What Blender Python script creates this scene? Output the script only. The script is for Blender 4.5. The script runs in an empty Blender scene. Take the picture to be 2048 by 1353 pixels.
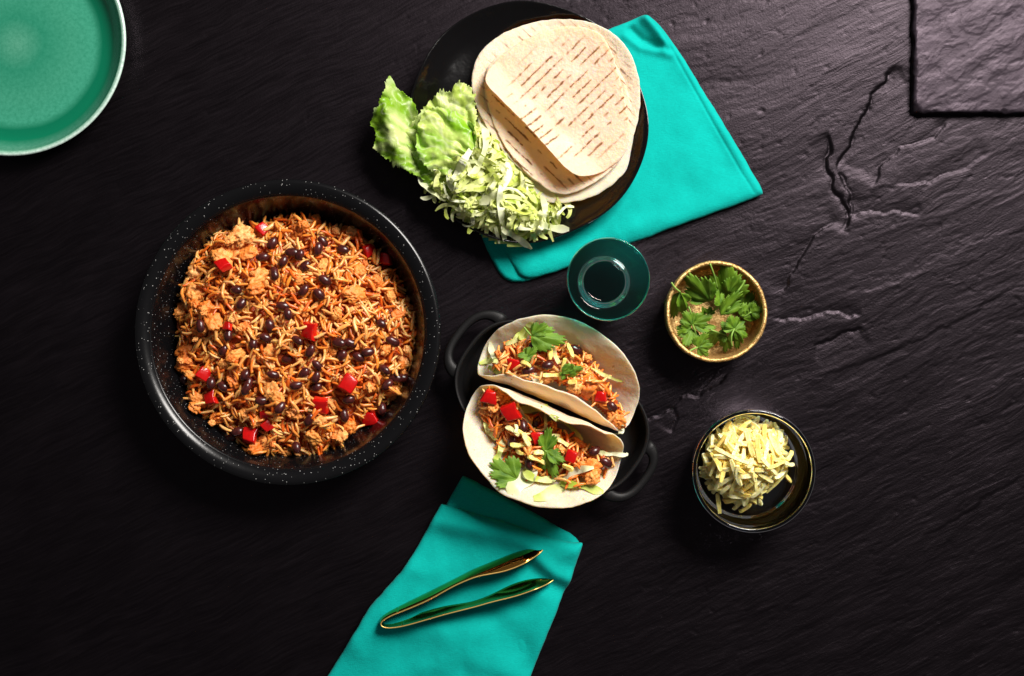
import bpy, math, random
import numpy as np
from mathutils import Vector, Matrix, noise as mnoise

random.seed(7)
RNG = np.random.default_rng(11)
scene = bpy.context.scene
COL = scene.collection
PI = math.pi

# ------------------------------------------------------------------ camera, world, light, exposure
CAM_H = 1.40          # camera height above the table, looking straight down
PXM = 0.0005          # metres of table per photograph pixel
cam = bpy.data.cameras.new('camera'); cam.sensor_width = 36.0
cam.lens = 36.0 * CAM_H / (2048 * PXM)
cam.clip_start = 0.05; cam.clip_end = 20.0
cam_o = bpy.data.objects.new('camera', cam); COL.objects.link(cam_o)
cam_o.location = (0, 0, CAM_H)
scene.camera = cam_o

world = bpy.data.worlds.new('World'); scene.world = world; world.use_nodes = True
world.node_tree.nodes['Background'].inputs[0].default_value = (1.0, 0.95, 0.97, 1)
world.node_tree.nodes['Background'].inputs[1].default_value = 0.10

def area_light(name, loc, aim, size, power, color):
    l = bpy.data.lights.new(name, 'AREA'); l.shape = 'RECTANGLE'
    l.size, l.size_y = size; l.energy = power; l.color = color
    o = bpy.data.objects.new(name, l); COL.objects.link(o)
    o.location = loc
    o.rotation_euler = (Vector(aim) - Vector(loc)).to_track_quat('-Z', 'Y').to_euler()
    return o
area_light('key_softbox', (0.86, 1.12, 1.42), (0.0, -0.05, 0.0), (0.80, 0.80), 90.0, (1.0, 0.95, 0.90))

scene.view_settings.view_transform = 'Standard'
scene.view_settings.look = 'None'
scene.view_settings.exposure = 0.0
scene.view_settings.gamma = 1.0
scene.view_settings.use_curve_mapping = False
scene.cycles.use_denoising = True
scene.cycles.max_bounces = 12
scene.cycles.transmission_bounces = 12
scene.cycles.blur_glossy = 0.6
scene.cycles.caustics_reflective = False
scene.cycles.sample_clamp_indirect = 12.0

# ------------------------------------------------------------------ helpers
def W(px, py, z=0.0):
    """table point whose photograph position is (px, py) at height z"""
    s = PXM * (CAM_H - z) / CAM_H
    return Vector(((px - 1024) * s, (676.5 - py) * s, z))

def lin(r, g, b):
    def f(c):
        c /= 255.0
        return c / 12.92 if c <= 0.04045 else ((c + 0.055) / 1.055) ** 2.4
    return (f(r), f(g), f(b))

def mesh(name, verts, faces, smooth=True, colors=None, uvs=None):
    m = bpy.data.meshes.new(name)
    verts = np.asarray(verts, dtype=np.float32).reshape(-1, 3)
    m.from_pydata(verts.tolist() if len(verts) < 60000 else verts, [], faces if isinstance(faces, list) else faces.tolist())
    if smooth:
        m.polygons.foreach_set('use_smooth', np.ones(len(m.polygons), dtype=bool))
    if colors is not None:
        a = m.color_attributes.new('Col', 'FLOAT_COLOR', 'POINT')
        c = np.ones((len(verts), 4), dtype=np.float32); c[:, :3] = np.asarray(colors, dtype=np.float32)
        a.data.foreach_set('color', c.ravel())
    if uvs is not None:
        u = m.uv_layers.new(name='UVMap')
        idx = np.empty(len(m.loops), dtype=np.int32); m.loops.foreach_get('vertex_index', idx)
        u.data.foreach_set('uv', np.asarray(uvs, dtype=np.float32)[idx].ravel())
    m.update()
    return m

def obj(name, me, mat=None, parent=None, loc=None, rot=None, scale=None):
    o = bpy.data.objects.new(name, me); COL.objects.link(o)
    if mat is not None and me is not None and len(me.materials) == 0:
        me.materials.append(mat)
    if parent is not None: o.parent = parent
    if loc is not None: o.location = loc
    if rot is not None: o.rotation_euler = rot
    if scale is not None: o.scale = scale
    return o

def tag(o, label, cat=None, group=None, kind=None):
    o['label'] = label
    if cat: o['category'] = cat
    if group: o['group'] = group
    if kind: o['kind'] = kind
    return o

def thing(name, label, cat, loc=(0, 0, 0), group=None):
    o = bpy.data.objects.new(name, None); COL.objects.link(o); o.location = loc
    o.empty_display_size = 0.02
    return tag(o, label, cat, group)

# --- numpy gradient noise
_perm = RNG.permutation(4096)
def perlin(x, y, seed=0):
    x = np.asarray(x, dtype=np.float64); y = np.asarray(y, dtype=np.float64)
    xi = np.floor(x).astype(np.int64); yi = np.floor(y).astype(np.int64)
    xf = x - xi; yf = y - yi
    def g(ix, iy, dx, dy):
        h = _perm[(_perm[(ix + seed * 37) & 4095] + iy + seed * 101) & 4095]
        a = h * (2 * PI / 4096.0)
        return np.cos(a) * dx + np.sin(a) * dy
    u = xf ** 3 * (xf * (xf * 6 - 15) + 10); v = yf ** 3 * (yf * (yf * 6 - 15) + 10)
    n0 = g(xi, yi, xf, yf) * (1 - u) + g(xi + 1, yi, xf - 1, yf) * u
    n1 = g(xi, yi + 1, xf, yf - 1) * (1 - u) + g(xi + 1, yi + 1, xf - 1, yf - 1) * u
    return (n0 * (1 - v) + n1 * v) * 1.4
def fbm(x, y, octs=4, seed=0, gain=0.5):
    s = 0; a = 1.0; f = 1.0
    for i in range(octs):
        s = s + a * perlin(x * f, y * f, seed + i * 5); a *= gain; f *= 2.03
    return s
def sstep(a, b, x):
    t = np.clip((np.asarray(x, dtype=np.float64) - a) / (b - a), 0, 1)
    return t * t * (3 - 2 * t)

def dist_poly(P, poly, closed=True):
    """distance from points P (n,2) to polyline, plus signed side of the nearest segment"""
    P = np.asarray(P, dtype=np.float64); poly = np.asarray(poly, dtype=np.float64)
    best = np.full(len(P), 1e9); side = np.zeros(len(P)); along = np.zeros(len(P))
    m = len(poly); acc = 0.0
    for i in range(m if closed else m - 1):
        a = poly[i]; b = poly[(i + 1) % m]; ab = b - a; L = np.hypot(*ab) + 1e-12
        t = np.clip(((P - a) @ ab) / (L * L), 0, 1)
        d = P - (a + t[:, None] * ab); dd = np.hypot(d[:, 0], d[:, 1])
        s = ab[0] * (P[:, 1] - a[1]) - ab[1] * (P[:, 0] - a[0])
        k = dd < best
        best[k] = dd[k]; side[k] = np.sign(s[k]); along[k] = acc + t[k] * L
        acc += L
    return best, side, along

def inside_poly(P, poly):
    P = np.asarray(P); x, y = P[:, 0], P[:, 1]; r = np.zeros(len(P), dtype=bool)
    n = len(poly); j = n - 1
    for i in range(n):
        xi, yi = poly[i]; xj, yj = poly[j]
        c = ((yi > y) != (yj > y)) & (x < (xj - xi) * (y - yi) / (yj - yi + 1e-15) + xi)
        r ^= c; j = i
    return r

def resample(poly, n, closed=True, smooth=0):
    p = np.asarray(poly, dtype=np.float64)
    for _ in range(smooth):     # corner cutting
        q = np.roll(p, -1, axis=0) if closed else p[1:]
        b = p if closed else p[:-1]
        r = np.empty((len(b) * 2, p.shape[1])); r[0::2] = 0.75 * b + 0.25 * q; r[1::2] = 0.25 * b + 0.75 * q
        if not closed: r = np.vstack([p[:1], r, p[-1:]])
        p = r
    if closed: p = np.vstack([p, p[:1]])
    d = np.concatenate([[0], np.cumsum(np.linalg.norm(np.diff(p, axis=0), axis=1))])
    t = np.linspace(0, d[-1], n, endpoint=not closed)
    return np.stack([np.interp(t, d, p[:, k]) for k in range(p.shape[1])], axis=1)

def lathe(profile, seg=128, closed=False):
    """revolve (r,z) points; r == 0 points become poles"""
    verts = []; rings = []
    for r, z in profile:
        if r < 1e-7:
            rings.append([len(verts)]); verts.append((0, 0, z))
        else:
            b = len(verts); rings.append(list(range(b, b + seg)))
            for k in range(seg):
                a = 2 * PI * k / seg; verts.append((r * math.cos(a), r * math.sin(a), z))
    faces = []
    pairs = list(zip(rings[:-1], rings[1:]))
    if closed: pairs.append((rings[-1], rings[0]))
    for A, B in pairs:
        if len(A) == 1 and len(B) == 1: continue
        for k in range(seg):
            k2 = (k + 1) % seg
            if len(A) == 1: faces.append((A[0], B[k2], B[k]))
            elif len(B) == 1: faces.append((A[k], A[k2], B[0]))
            else: faces.append((A[k], A[k2], B[k2], B[k]))
    return verts, faces

def fillet(pts, n=5, f=0.35, rmax=None):
    """round the corners of a (r,z) profile"""
    out = [pts[0]]
    for i in range(1, len(pts) - 1):
        p0, p1, p2 = (np.array(pts[i - 1], float), np.array(pts[i], float), np.array(pts[i + 1], float))
        l0 = np.linalg.norm(p0 - p1); l2 = np.linalg.norm(p2 - p1); l = min(l0, l2) * f
        if rmax: l = min(l, rmax)
        a = p1 + (p0 - p1) / l0 * l; b = p1 + (p2 - p1) / l2 * l
        for k in range(n + 1):
            t = k / n; q = (1 - t) ** 2 * a + 2 * t * (1 - t) * p1 + t * t * b
            out.append((float(q[0]), float(q[1])))
    out.append(pts[-1]); return out

def radial_sheet(outline, rings, zfun, thick, center=None, pw=1.0):
    """closed thin body from a star-shaped outline (n,2): top surface zfun(P, rho), bottom 'thick' below. returns verts, faces, plan xy, rho"""
    n = len(outline); c = np.mean(outline, axis=0) if center is None else np.asarray(center)
    rho = (np.linspace(0, 1, rings + 1)[1:]) ** pw
    P = [c[None, :]] + [c + (outline - c) * r for r in rho]
    P = np.vstack(P); R = np.concatenate([[0], np.repeat(rho, n)])
    z = zfun(P, R)
    th = thick(P, R) if callable(thick) else np.full(len(P), thick)
    top = np.column_stack([P, z]); bot = np.column_stack([P, z - th])
    N = len(P); verts = np.vstack([top, bot]); faces = []
    for k in range(n):
        k2 = (k + 1) % n
        faces.append((0, 1 + k, 1 + k2)); faces.append((N, N + 1 + k2, N + 1 + k))
    for r in range(rings - 1):
        a = 1 + r * n; b = a + n
        for k in range(n):
            k2 = (k + 1) % n
            faces.append((a + k, b + k, b + k2, a + k2))
            faces.append((N + a + k, N + a + k2, N + b + k2, N + b + k))
    a = 1 + (rings - 1) * n
    for k in range(n):
        k2 = (k + 1) % n
        faces.append((a + k, N + a + k, N + a + k2, a + k2))
    return verts, faces, np.vstack([P, P]), np.concatenate([R, R])

def ccw(poly):
    p = np.asarray(poly, float)
    a = np.sum(p[:, 0] * np.roll(p[:, 1], -1) - np.roll(p[:, 0], -1) * p[:, 1])
    return p if a > 0 else p[::-1].copy()

def pxpoly(pts, z=0.0):
    return ccw([W(x, y, z)[:2] for x, y in pts])

# ------------------------------------------------------------------ materials
class NT:
    def __init__(s, name):
        s.m = bpy.data.materials.new(name); s.m.use_nodes = True
        s.t = s.m.node_tree; s.b = s.t.nodes['Principled BSDF']; s.out = s.t.nodes['Material Output']
    def n(s, kind, **kw):
        nd = s.t.nodes.new(kind)
        for k, v in kw.items(): setattr(nd, k, v)
        return nd
    def l(s, a, b): s.t.links.new(a, b)
    def set(s, **kw):
        names = dict(color='Base Color', rough='Roughness', metal='Metallic', spec='Specular IOR Level', ior='IOR', trans='Transmission Weight',
                     sss='Subsurface Weight', sssr='Subsurface Radius', ssss='Subsurface Scale', coat='Coat Weight', coatr='Coat Roughness', sheen='Sheen Weight', sheenr='Sheen Roughness')
        for k, v in kw.items():
            i = s.b.inputs[names[k]]
            i.default_value = (*v, 1) if k == 'color' else v
        return s
    def coord(s, scale=(1, 1, 1), rot=(0, 0, 0), src='Object'):
        tc = s.n('ShaderNodeTexCoord'); mp = s.n('ShaderNodeMapping')
        mp.inputs['Scale'].default_value = scale; mp.inputs['Rotation'].default_value = rot
        s.l(tc.outputs[src], mp.inputs[0]); return mp.outputs[0]
    def noise(s, scale, detail=3, rough=0.5, vec=None, dist=0.0):
        nd = s.n('ShaderNodeTexNoise'); nd.inputs['Scale'].default_value = scale; nd.inputs['Detail'].default_value = detail
        nd.inputs['Roughness'].default_value = rough; nd.inputs['Distortion'].default_value = dist
        s.l(vec if vec is not None else s.coord(), nd.inputs['Vector']); return nd.outputs[0]
    def ramp(s, fac, stops):
        nd = s.n('ShaderNodeValToRGB'); el = nd.color_ramp.elements
        while len(el) < len(stops): el.new(0.5)
        for e, (p, c) in zip(el, stops):
            e.position = p; e.color = (*c, 1) if len(c) == 3 else c
        s.l(fac, nd.inputs[0]); return nd.outputs[0]
    def mix(s, fac, a, b, mode='MIX'):
        nd = s.n('ShaderNodeMix', data_type='RGBA', blend_type=mode)
        for sock, v in ((nd.inputs[0], fac), (nd.inputs[6], a), (nd.inputs[7], b)):
            if isinstance(v, (int, float)): sock.default_value = v
            elif isinstance(v, tuple): sock.default_value = (*v, 1)
            else: s.l(v, sock)
        return nd.outputs[2]
    def math(s, op, a, b=0.0, clamp=False):
        nd = s.n('ShaderNodeMath', operation=op, use_clamp=clamp)
        for i, v in enumerate((a, b)):
            if isinstance(v, (int, float)): nd.inputs[i].default_value = v
            else: s.l(v, nd.inputs[i])
        return nd.outputs[0]
    def bump(s, height, strength=0.3, dist=0.001, normal=None):
        nd = s.n('ShaderNodeBump'); nd.inputs['Strength'].default_value = strength; nd.inputs['Distance'].default_value = dist
        s.l(height, nd.inputs['Height'])
        if normal is not None: s.l(normal, nd.inputs['Normal'])
        s.l(nd.outputs[0], s.b.inputs['Normal']); return nd.outputs[0]
    def attr(s, name='Col'):
        nd = s.n('ShaderNodeAttribute'); nd.attribute_name = name; return nd.outputs['Color']
    def objcol(s):
        nd = s.n('ShaderNodeObjectInfo'); return nd.outputs['Color']
    def color(s, sock): s.l(sock, s.b.inputs['Base Color'])
    def translucent(s, fac, colsock=None, col=(1, .6, .3), normal=None):
        tr = s.n('ShaderNodeBsdfTranslucent'); mx = s.n('ShaderNodeMixShader'); mx.inputs[0].default_value = fac
        if colsock is not None: s.l(colsock, tr.inputs[0])
        else: tr.inputs[0].default_value = (*col, 1)
        s.l(s.b.outputs[0], mx.inputs[1]); s.l(tr.outputs[0], mx.inputs[2]); s.l(mx.outputs[0], s.out.inputs[0])

def m_slate(name, base, light, rough=0.5, rot=0.45, spec=0.5):
    s = NT(name).set(rough=rough, spec=spec)
    s.b.inputs['Specular Tint'].default_value = (1.0, 0.80, 0.96, 1)
    v3 = s.coord(); warp = s.noise(9.0, 3, 0.5, v3)
    def aniso(sx, sy):
        ro = s.n('ShaderNodeMapping'); ro.inputs['Rotation'].default_value = (0, 0, -rot)
        mp = s.n('ShaderNodeMapping'); mp.inputs['Scale'].default_value = (sx, sy, 20)
        add = s.n('ShaderNodeVectorMath', operation='MULTIPLY_ADD'); s.l(s.mix(1.0, warp, (1, 1, 1), 'MULTIPLY'), add.inputs[0]); add.inputs[1].default_value = (0.02, 0.035, 0); s.l(v3, add.inputs[2])
        s.l(add.outputs[0], ro.inputs[0]); s.l(ro.outputs[0], mp.inputs[0]); return mp.outputs[0]
    n1 = s.noise(1.0, 6, 0.62, aniso(10, 60), 0.5); n2 = s.noise(1.0, 5, 0.65, aniso(26, 430), 0.2); n3 = s.noise(6.0, 4, 0.6, v3); n4 = s.noise(520.0, 3, 0.7, v3)
    def ridge(sx, sy, p):
        n = s.noise(1.0, 4, 0.6, aniso(sx, sy), 0.2)
        return s.math('POWER', s.math('SUBTRACT', 1.0, s.math('MULTIPLY', s.math('ABSOLUTE', s.math('SUBTRACT', n, 0.5)), 4.0), True), p)
    msk = s.ramp(n3, [(0.40, (0, 0, 0)), (0.62, (1, 1, 1))])
    r1 = s.math('MULTIPLY', ridge(5, 55, 5.0), msk)
    r2 = ridge(22, 190, 3.0)
    c = s.mix(s.ramp(n1, [(0.35, (0, 0, 0)), (0.75, (1, 1, 1))]), base, light)
    c = s.mix(s.math('MULTIPLY', r1, 0.8), c, tuple(x * 1.9 for x in light))
    vor = s.n('ShaderNodeTexVoronoi'); vor.inputs['Scale'].default_value = 150.0; s.l(v3, vor.inputs['Vector'])
    speck = s.ramp(vor.outputs['Distance'], [(0.03, (1, 1, 1)), (0.055, (0, 0, 0))])
    c = s.mix(s.math('MULTIPLY', speck, 0.30), c, tuple(min(1, x * 6) for x in light))
    s.color(c)
    s.l(s.ramp(n2, [(0.25, (rough - .08,) * 3), (0.75, (rough + .14,) * 3)]), s.b.inputs['Roughness'])
    h = s.math('ADD', s.math('MULTIPLY', n1, 0.32), s.math('ADD', s.math('MULTIPLY', s.math('MULTIPLY', n2, msk), 0.6), s.math('MULTIPLY', n4, 0.8)))
    h = s.math('ADD', h, s.math('ADD', s.math('MULTIPLY', r1, 0.40), s.math('MULTIPLY', r2, 0.14)))
    gx = s.n('ShaderNodeSeparateXYZ'); s.l(v3, gx.inputs[0])
    side = s.ramp(s.math('ADD', gx.outputs[0], s.math('MULTIPLY', n3, 0.2)), [(0.0, (0.45, 0.45, 0.45)), (0.30, (1, 1, 1))])
    s.bump(s.math('MULTIPLY', h, side), 0.32, 0.0010)
    return s.m
MAT = {}
MAT['slate'] = m_slate('slate', (0.0006, 0.0005, 0.0006), (0.0018, 0.0014, 0.0017), 0.35, 0.44, 0.22)
MAT['slate_board'] = m_slate('slate_board', (0.0090, 0.0068, 0.0092), (0.022, 0.0165, 0.022), 0.40, 0.75, 0.25)

def m_enamel():
    s = NT('speckled_enamel').set(color=(0.003, 0.003, 0.0035), rough=0.24, spec=0.34)
    v = s.coord()
    sock = None
    for sc, lo, hi, msk in ((240, 0.07, 0.12, 31), (430, 0.09, 0.16, 47)):
        vor = s.n('ShaderNodeTexVoronoi'); vor.inputs['Scale'].default_value = sc; s.l(v, vor.inputs['Vector'])
        d = s.ramp(vor.outputs['Distance'], [(lo, (1, 1, 1)), (hi, (0, 0, 0))])
        sep = s.n('ShaderNodeSeparateColor'); s.l(vor.outputs['Color'], sep.inputs[0])
        k = s.math('MULTIPLY', d, s.math('GREATER_THAN', sep.outputs[0], 0.62))
        sock = k if sock is None else s.math('MAXIMUM', sock, k)
    s.color(s.mix(sock, (0.003, 0.003, 0.0035), (0.42, 0.42, 0.41)))
    s.bump(s.noise(140, 2, 0.5, v), 0.05, 0.0004)
    return s.m
MAT['enamel'] = m_enamel()

def m_simple(name, color, rough, bump=None, **kw):
    s = NT(name).set(color=color, rough=rough, **kw)
    v = s.coord()
    n = s.noise(35, 4, 0.6, v)
    s.color(s.mix(s.ramp(n, [(0.3, (0, 0, 0)), (0.7, (1, 1, 1))]), tuple(c * 0.88 for c in color), tuple(min(1, c * 1.1) for c in color)))
    if bump: s.bump(s.noise(bump[0], 4, 0.6, v), bump[1], bump[2])
    return s.m
MAT['glaze_black'] = m_simple('black_glaze', (0.0022, 0.002, 0.0022), 0.16, (22, 0.25, 0.004), spec=0.4)
MAT['iron'] = m_simple('cast_iron', (0.0050, 0.0047, 0.0050), 0.5, (900, 0.25, 0.0006), spec=0.25)

def m_cloth():
    s = NT('teal_cotton').set(rough=0.9, spec=0.12, sheen=0.04, sheenr=0.4)
    v = s.coord()
    n = s.noise(28, 4, 0.6, v)
    c = s.mix(s.ramp(n, [(0.3, (0, 0, 0)), (0.7, (1, 1, 1))]), lin(0, 148, 140), lin(0, 168, 158))
    fib = s.noise(1.0, 3, 0.7, s.coord((260, 1500, 200), (0, 0, 0.35)))
    fib2 = s.noise(1.0, 3, 0.7, s.coord((1500, 260, 200), (0, 0, 0.35)))
    c = s.mix(0.42, c, s.mix(fib, lin(0, 106, 100), lin(6, 196, 184)))
    s.color(c)
    s.bump(s.math('ADD', s.math('ADD', fib, fib2), s.math('MULTIPLY', s.noise(70, 4, 0.6, v), 2.4)), 0.35, 0.0008)
    return s.m
MAT['cloth'] = m_cloth()

def m_tortilla(name, bmp=0.6, lo=(214, 186, 156), hi=(240, 220, 194), tr=0.28, trc=(255, 190, 96), marks=False, ang=0.0, spacing=0.0086, reach=0.058, cen=(0, 0), dens=0.5, spots=0.0):
    s = NT(name).set(rough=0.62, spec=0.3, sss=0.55, sssr=(1.0, 0.52, 0.22), ssss=0.0035)
    v = s.coord()
    n1 = s.noise(55, 4, 0.6, v); n2 = s.noise(260, 4, 0.6, v); n3 = s.noise(14, 3, 0.5, v)
    c = s.mix(s.ramp(n1, [(0.3, (0, 0, 0)), (0.72, (1, 1, 1))]), lin(*lo), lin(*hi))
    c = s.mix(s.math('MULTIPLY', s.ramp(n3, [(0.42, (0, 0, 0)), (0.7, (1, 1, 1))]), 0.5), c, tuple(0.93 * x for x in lin(*lo)))
    vor = s.n('ShaderNodeTexVoronoi'); vor.inputs['Scale'].default_value = 95; s.l(s.mix(0.04, v, s.noise(40, 2, .5, v)), vor.inputs['Vector'])
    dots = s.ramp(vor.outputs['Distance'], [(0.04, (1, 1, 1)), (0.13, (0, 0, 0))])
    sep0 = s.n('ShaderNodeSeparateColor'); s.l(vor.outputs['Color'], sep0.inputs[0])
    dots = s.math('MULTIPLY', dots, s.math('GREATER_THAN', sep0.outputs[0], 0.93 - spots))
    c = s.mix(s.math('MULTIPLY', dots, 0.8), c, lin(196, 140, 84))
    if marks:
        uv = s.n('ShaderNodeUVMap'); mp = s.n('ShaderNodeMapping'); mp.vector_type = 'POINT'
        mp.inputs['Location'].default_value = (0, 0, 0); mp.inputs['Rotation'].default_value = (0, 0, -ang)
        s.l(uv.outputs[0], mp.inputs[0])
        wob = s.noise(60, 2, 0.5, mp.outputs[0])
        sp = s.n('ShaderNodeSeparateXYZ'); s.l(mp.outputs[0], sp.inputs[0])
        al, pe = sp.outputs[0], sp.outputs[1]
        pe = s.math('ADD', pe, s.math('MULTIPLY', s.math('SUBTRACT', wob, 0.5), 0.0022))
        q = s.math('DIVIDE', pe, spacing); cell = s.math('FLOOR', q)
        fr = s.math('ABSOLUTE', s.math('SUBTRACT', s.math('SUBTRACT', q, cell), 0.5))       # 0 on the line
        cmb = s.n('ShaderNodeCombineXYZ'); s.l(s.math('MULTIPLY', al, 62.0), cmb.inputs[0]); s.l(s.math('MULTIPLY', cell, 7.37), cmb.inputs[1])
        dash = s.n('ShaderNodeTexNoise'); dash.inputs['Scale'].default_value = 1.0; dash.inputs['Detail'].default_value = 2.5; s.l(cmb.outputs[0], dash.inputs['Vector'])
        on = s.ramp(dash.outputs[0], [(0.60 - dens * 0.22, (0, 0, 0)), (0.68 - dens * 0.22, (1, 1, 1))])
        wid = s.math('ADD', 0.012, s.math('MULTIPLY', s.ramp(s.noise(210, 3, .6, v), [(.36, (0, 0, 0)), (.64, (1, 1, 1))]), 0.19))
        line = s.math('SUBTRACT', 1.0, s.math('DIVIDE', fr, wid), True)
        line = s.math('POWER', line, 0.6)
        # region where the griddle touched
        dd = s.n('ShaderNodeVectorMath', operation='DISTANCE'); s.l(uv.outputs[0], dd.inputs[0]); dd.inputs[1].default_value = (*cen, 0)
        reg = s.ramp(s.math('DIVIDE', dd.outputs['Value'], reach), [(0.8, (1, 1, 1)), (1.0, (0, 0, 0))])
        reg2 = s.ramp(s.math('DIVIDE', dd.outputs['Value'], reach), [(0.55, (1, 1, 1)), (1.05, (0, 0, 0))])
        c = s.mix(reg2, s.mix(0.75, c, lin(250, 234, 210)), c)
        mk = s.math('MULTIPLY', s.math('MULTIPLY', line, on), reg)
        halo = s.math('MULTIPLY', s.math('MULTIPLY', s.math('SUBTRACT', 1.0, s.math('DIVIDE', fr, 0.26), True), on), reg)
        c = s.mix(s.math('MULTIPLY', halo, 0.35), c, lin(214, 150, 88))
        c = s.mix(mk, c, s.mix(s.ramp(n2, [(.35, (0, 0, 0)), (.65, (1, 1, 1))]), lin(12, 4, 2), lin(48, 17, 6)))
    s.color(c)
    h = s.math('ADD', s.math('MULTIPLY', n1, 0.9), s.math('MULTIPLY', s.ramp(n2, [(0.4, (0, 0, 0)), (0.62, (1, 1, 1))]), 0.42))
    s.bump(h, bmp, 0.0018)
    s.translucent(tr, None, lin(*trc))
    return s.m
MAT['tortilla'] = m_tortilla('tortilla', 0.3, (246, 234, 210), (255, 248, 234), 0.42, (255, 222, 142), spots=0.02)
MAT['tortilla_top'] = m_tortilla('tortilla_griddled', 0.55, (240, 224, 200), (255, 248, 234), 0.48, (255, 214, 128), True, math.radians(44), 0.0086, 0.066, (0.006, -0.002), 0.80, 0.06)
MAT['tortilla_mid'] = m_tortilla('tortilla_griddled_across', 0.45, (232, 210, 176), (248, 232, 206), 0.28, (255, 190, 96), True, math.radians(-44), 0.0075, 0.082, (0.0, 0.0), 0.75, 0.03)

def m_rice(name, obj_colour):
    s = NT(name).set(rough=0.30, spec=0.5, sss=0.6, sssr=(1.0, 0.45, 0.15), ssss=0.0030)
    c = s.objcol() if obj_colour else s.attr()
    n = s.noise(3.5 if obj_colour else 160, 3, 0.6, s.coord(src='Object'))
    s.color(s.mix(s.math('MULTIPLY', s.ramp(n, [(0.45, (0, 0, 0)), (0.7, (1, 1, 1))]), 0.35), c, lin(196, 92, 26)))
    return s.m
MAT['rice_o'] = m_rice('rice_grain', True)
MAT['rice_a'] = m_rice('rice_mass', False)

def m_chicken():
    s = NT('minced_chicken').set(rough=0.42, spec=0.5, sss=0.1, sssr=(1.0, 0.4, 0.15), ssss=0.002)
    v = s.coord()
    n = s.noise(5.5, 4, 0.65, v); n2 = s.noise(2.0, 3, 0.6, v)
    c = s.mix(s.ramp(n2, [(0.36, (0, 0, 0)), (0.66, (1, 1, 1))]), s.objcol(), lin(230, 132, 52))
    c = s.mix(s.math('MULTIPLY', s.ramp(n, [(0.52, (0, 0, 0)), (0.72, (1, 1, 1))]), 0.5), c, lin(196, 84, 24))
    s.color(c); s.bump(s.noise(9, 4, 0.65, v), 0.5, 0.0012)
    return s.m
MAT['chicken'] = m_chicken()
MAT['sauce'] = m_simple('sauce', lin(182, 72, 16), 0.25, (300, 0.8, 0.003))

def m_bean():
    s = NT('black_bean').set(rough=0.27, spec=0.5)
    v = s.coord(); n = s.noise(1.3, 3, 0.5, v)
    s.color(s.mix(s.ramp(n, [(0.35, (0, 0, 0)), (0.7, (1, 1, 1))]), lin(44, 15, 14), lin(86, 32, 28)))
    s.bump(s.noise(6, 3, 0.5, v), 0.2, 0.0004)
    return s.m
MAT['bean'] = m_bean()
def m_pepper():
    s = NT('red_pepper').set(rough=0.24, spec=0.5, sss=0.15, sssr=(1, 0.1, 0.05), ssss=0.003)
    v = s.coord(); n = s.noise(1.5, 3, 0.6, v)
    sx = s.n('ShaderNodeSeparateXYZ'); s.l(v, sx.inputs[0])
    skin = s.ramp(s.math('ADD', sx.outputs[2], s.math('MULTIPLY', n, 0.5)), [(0.30, (0, 0, 0)), (0.62, (1, 1, 1))])
    s.color(s.mix(skin, s.mix(n, lin(206, 52, 28), lin(184, 22, 12)), s.mix(n, lin(150, 4, 6), lin(206, 14, 10))))
    s.bump(s.noise(2.2, 3, 0.5, v), 0.25, 0.001)
    return s.m
MAT['pepper'] = m_pepper()
def m_cheese():
    s = NT('grated_cheese').set(rough=0.45, spec=0.4, sss=0.7, sssr=(1, 0.72, 0.3), ssss=0.004)
    v = s.coord((12, 3, 3)); n = s.noise(1.0, 4, 0.6, v)
    s.color(s.mix(s.ramp(n, [(0.3, (0, 0, 0)), (0.7, (1, 1, 1))]), s.mix(1.0, s.objcol(), lin(250, 238, 190), 'MULTIPLY'), s.objcol()))
    s.bump(n, 0.4, 0.0006)
    return s.m
MAT['cheese'] = m_cheese()
def m_leafy(name, rough, trans, bumpscale, bs):
    s = NT(name).set(rough=rough, spec=0.45)
    v = s.coord(); c = s.attr()
    n = s.noise(bumpscale, 4, 0.6, v)
    c2 = s.mix(s.math('MULTIPLY', s.ramp(n, [(.35, (0, 0, 0)), (.7, (1, 1, 1))]), 0.35), c, s.mix(1.0, c, (0.72, 0.85, 0.55), 'MULTIPLY'))
    s.color(c2); s.bump(n, bs, 0.0012); s.translucent(trans, c2)
    return s.m
MAT['lettuce'] = m_leafy('lettuce', 0.36, 0.36, 150, 0.45)
MAT['coriander'] = m_leafy('coriander', 0.42, 0.30, 260, 0.35)

def m_gold_bowl():
    s = NT('hammered_gold_leaf').set(metal=0.65, rough=0.40)
    v = s.coord(); n = s.noise(420, 4, 0.7, v); n2 = s.noise(26, 4, 0.6, v)
    c = s.mix(s.ramp(n, [(0.36, (0, 0, 0)), (0.62, (1, 1, 1))]), lin(150, 102, 44), lin(244, 206, 136))
    c = s.mix(s.math('MULTIPLY', s.ramp(n2, [(0.45, (0, 0, 0)), (0.75, (1, 1, 1))]), 0.5), c, lin(168, 108, 40))
    s.color(c); s.bump(n, 0.55, 0.0012)
    return s.m
MAT['gold_bowl'] = m_gold_bowl()
s_ = NT('polished_gold').set(color=lin(222, 160, 70), metal=1.0, rough=0.11); s_.bump(s_.noise(40, 2, .5, s_.coord()), 0.03, 0.002); MAT['gold'] = s_.m
s_ = NT('gold_edge').set(color=lin(250, 206, 120), metal=0.9, rough=0.42); s_.bump(s_.noise(300, 2, .5, s_.coord()), 0.05, 0.001); MAT['gold_edge'] = s_.m
def m_glass(name, col, rough=0.0, glow=None):
    s = NT(name).set(color=col, rough=rough, trans=1.0, ior=1.48, spec=0.5)
    if glow: s.translucent(glow[0], None, glow[1])  # translucent tint mixed in, standing in for light glowing in clear glass
    return s.m
MAT['teal_glass'] = m_glass('teal_glass', (0.07, 0.84, 0.78), 0.0, (0.10, (0.0, 0.42, 0.38)))
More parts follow.
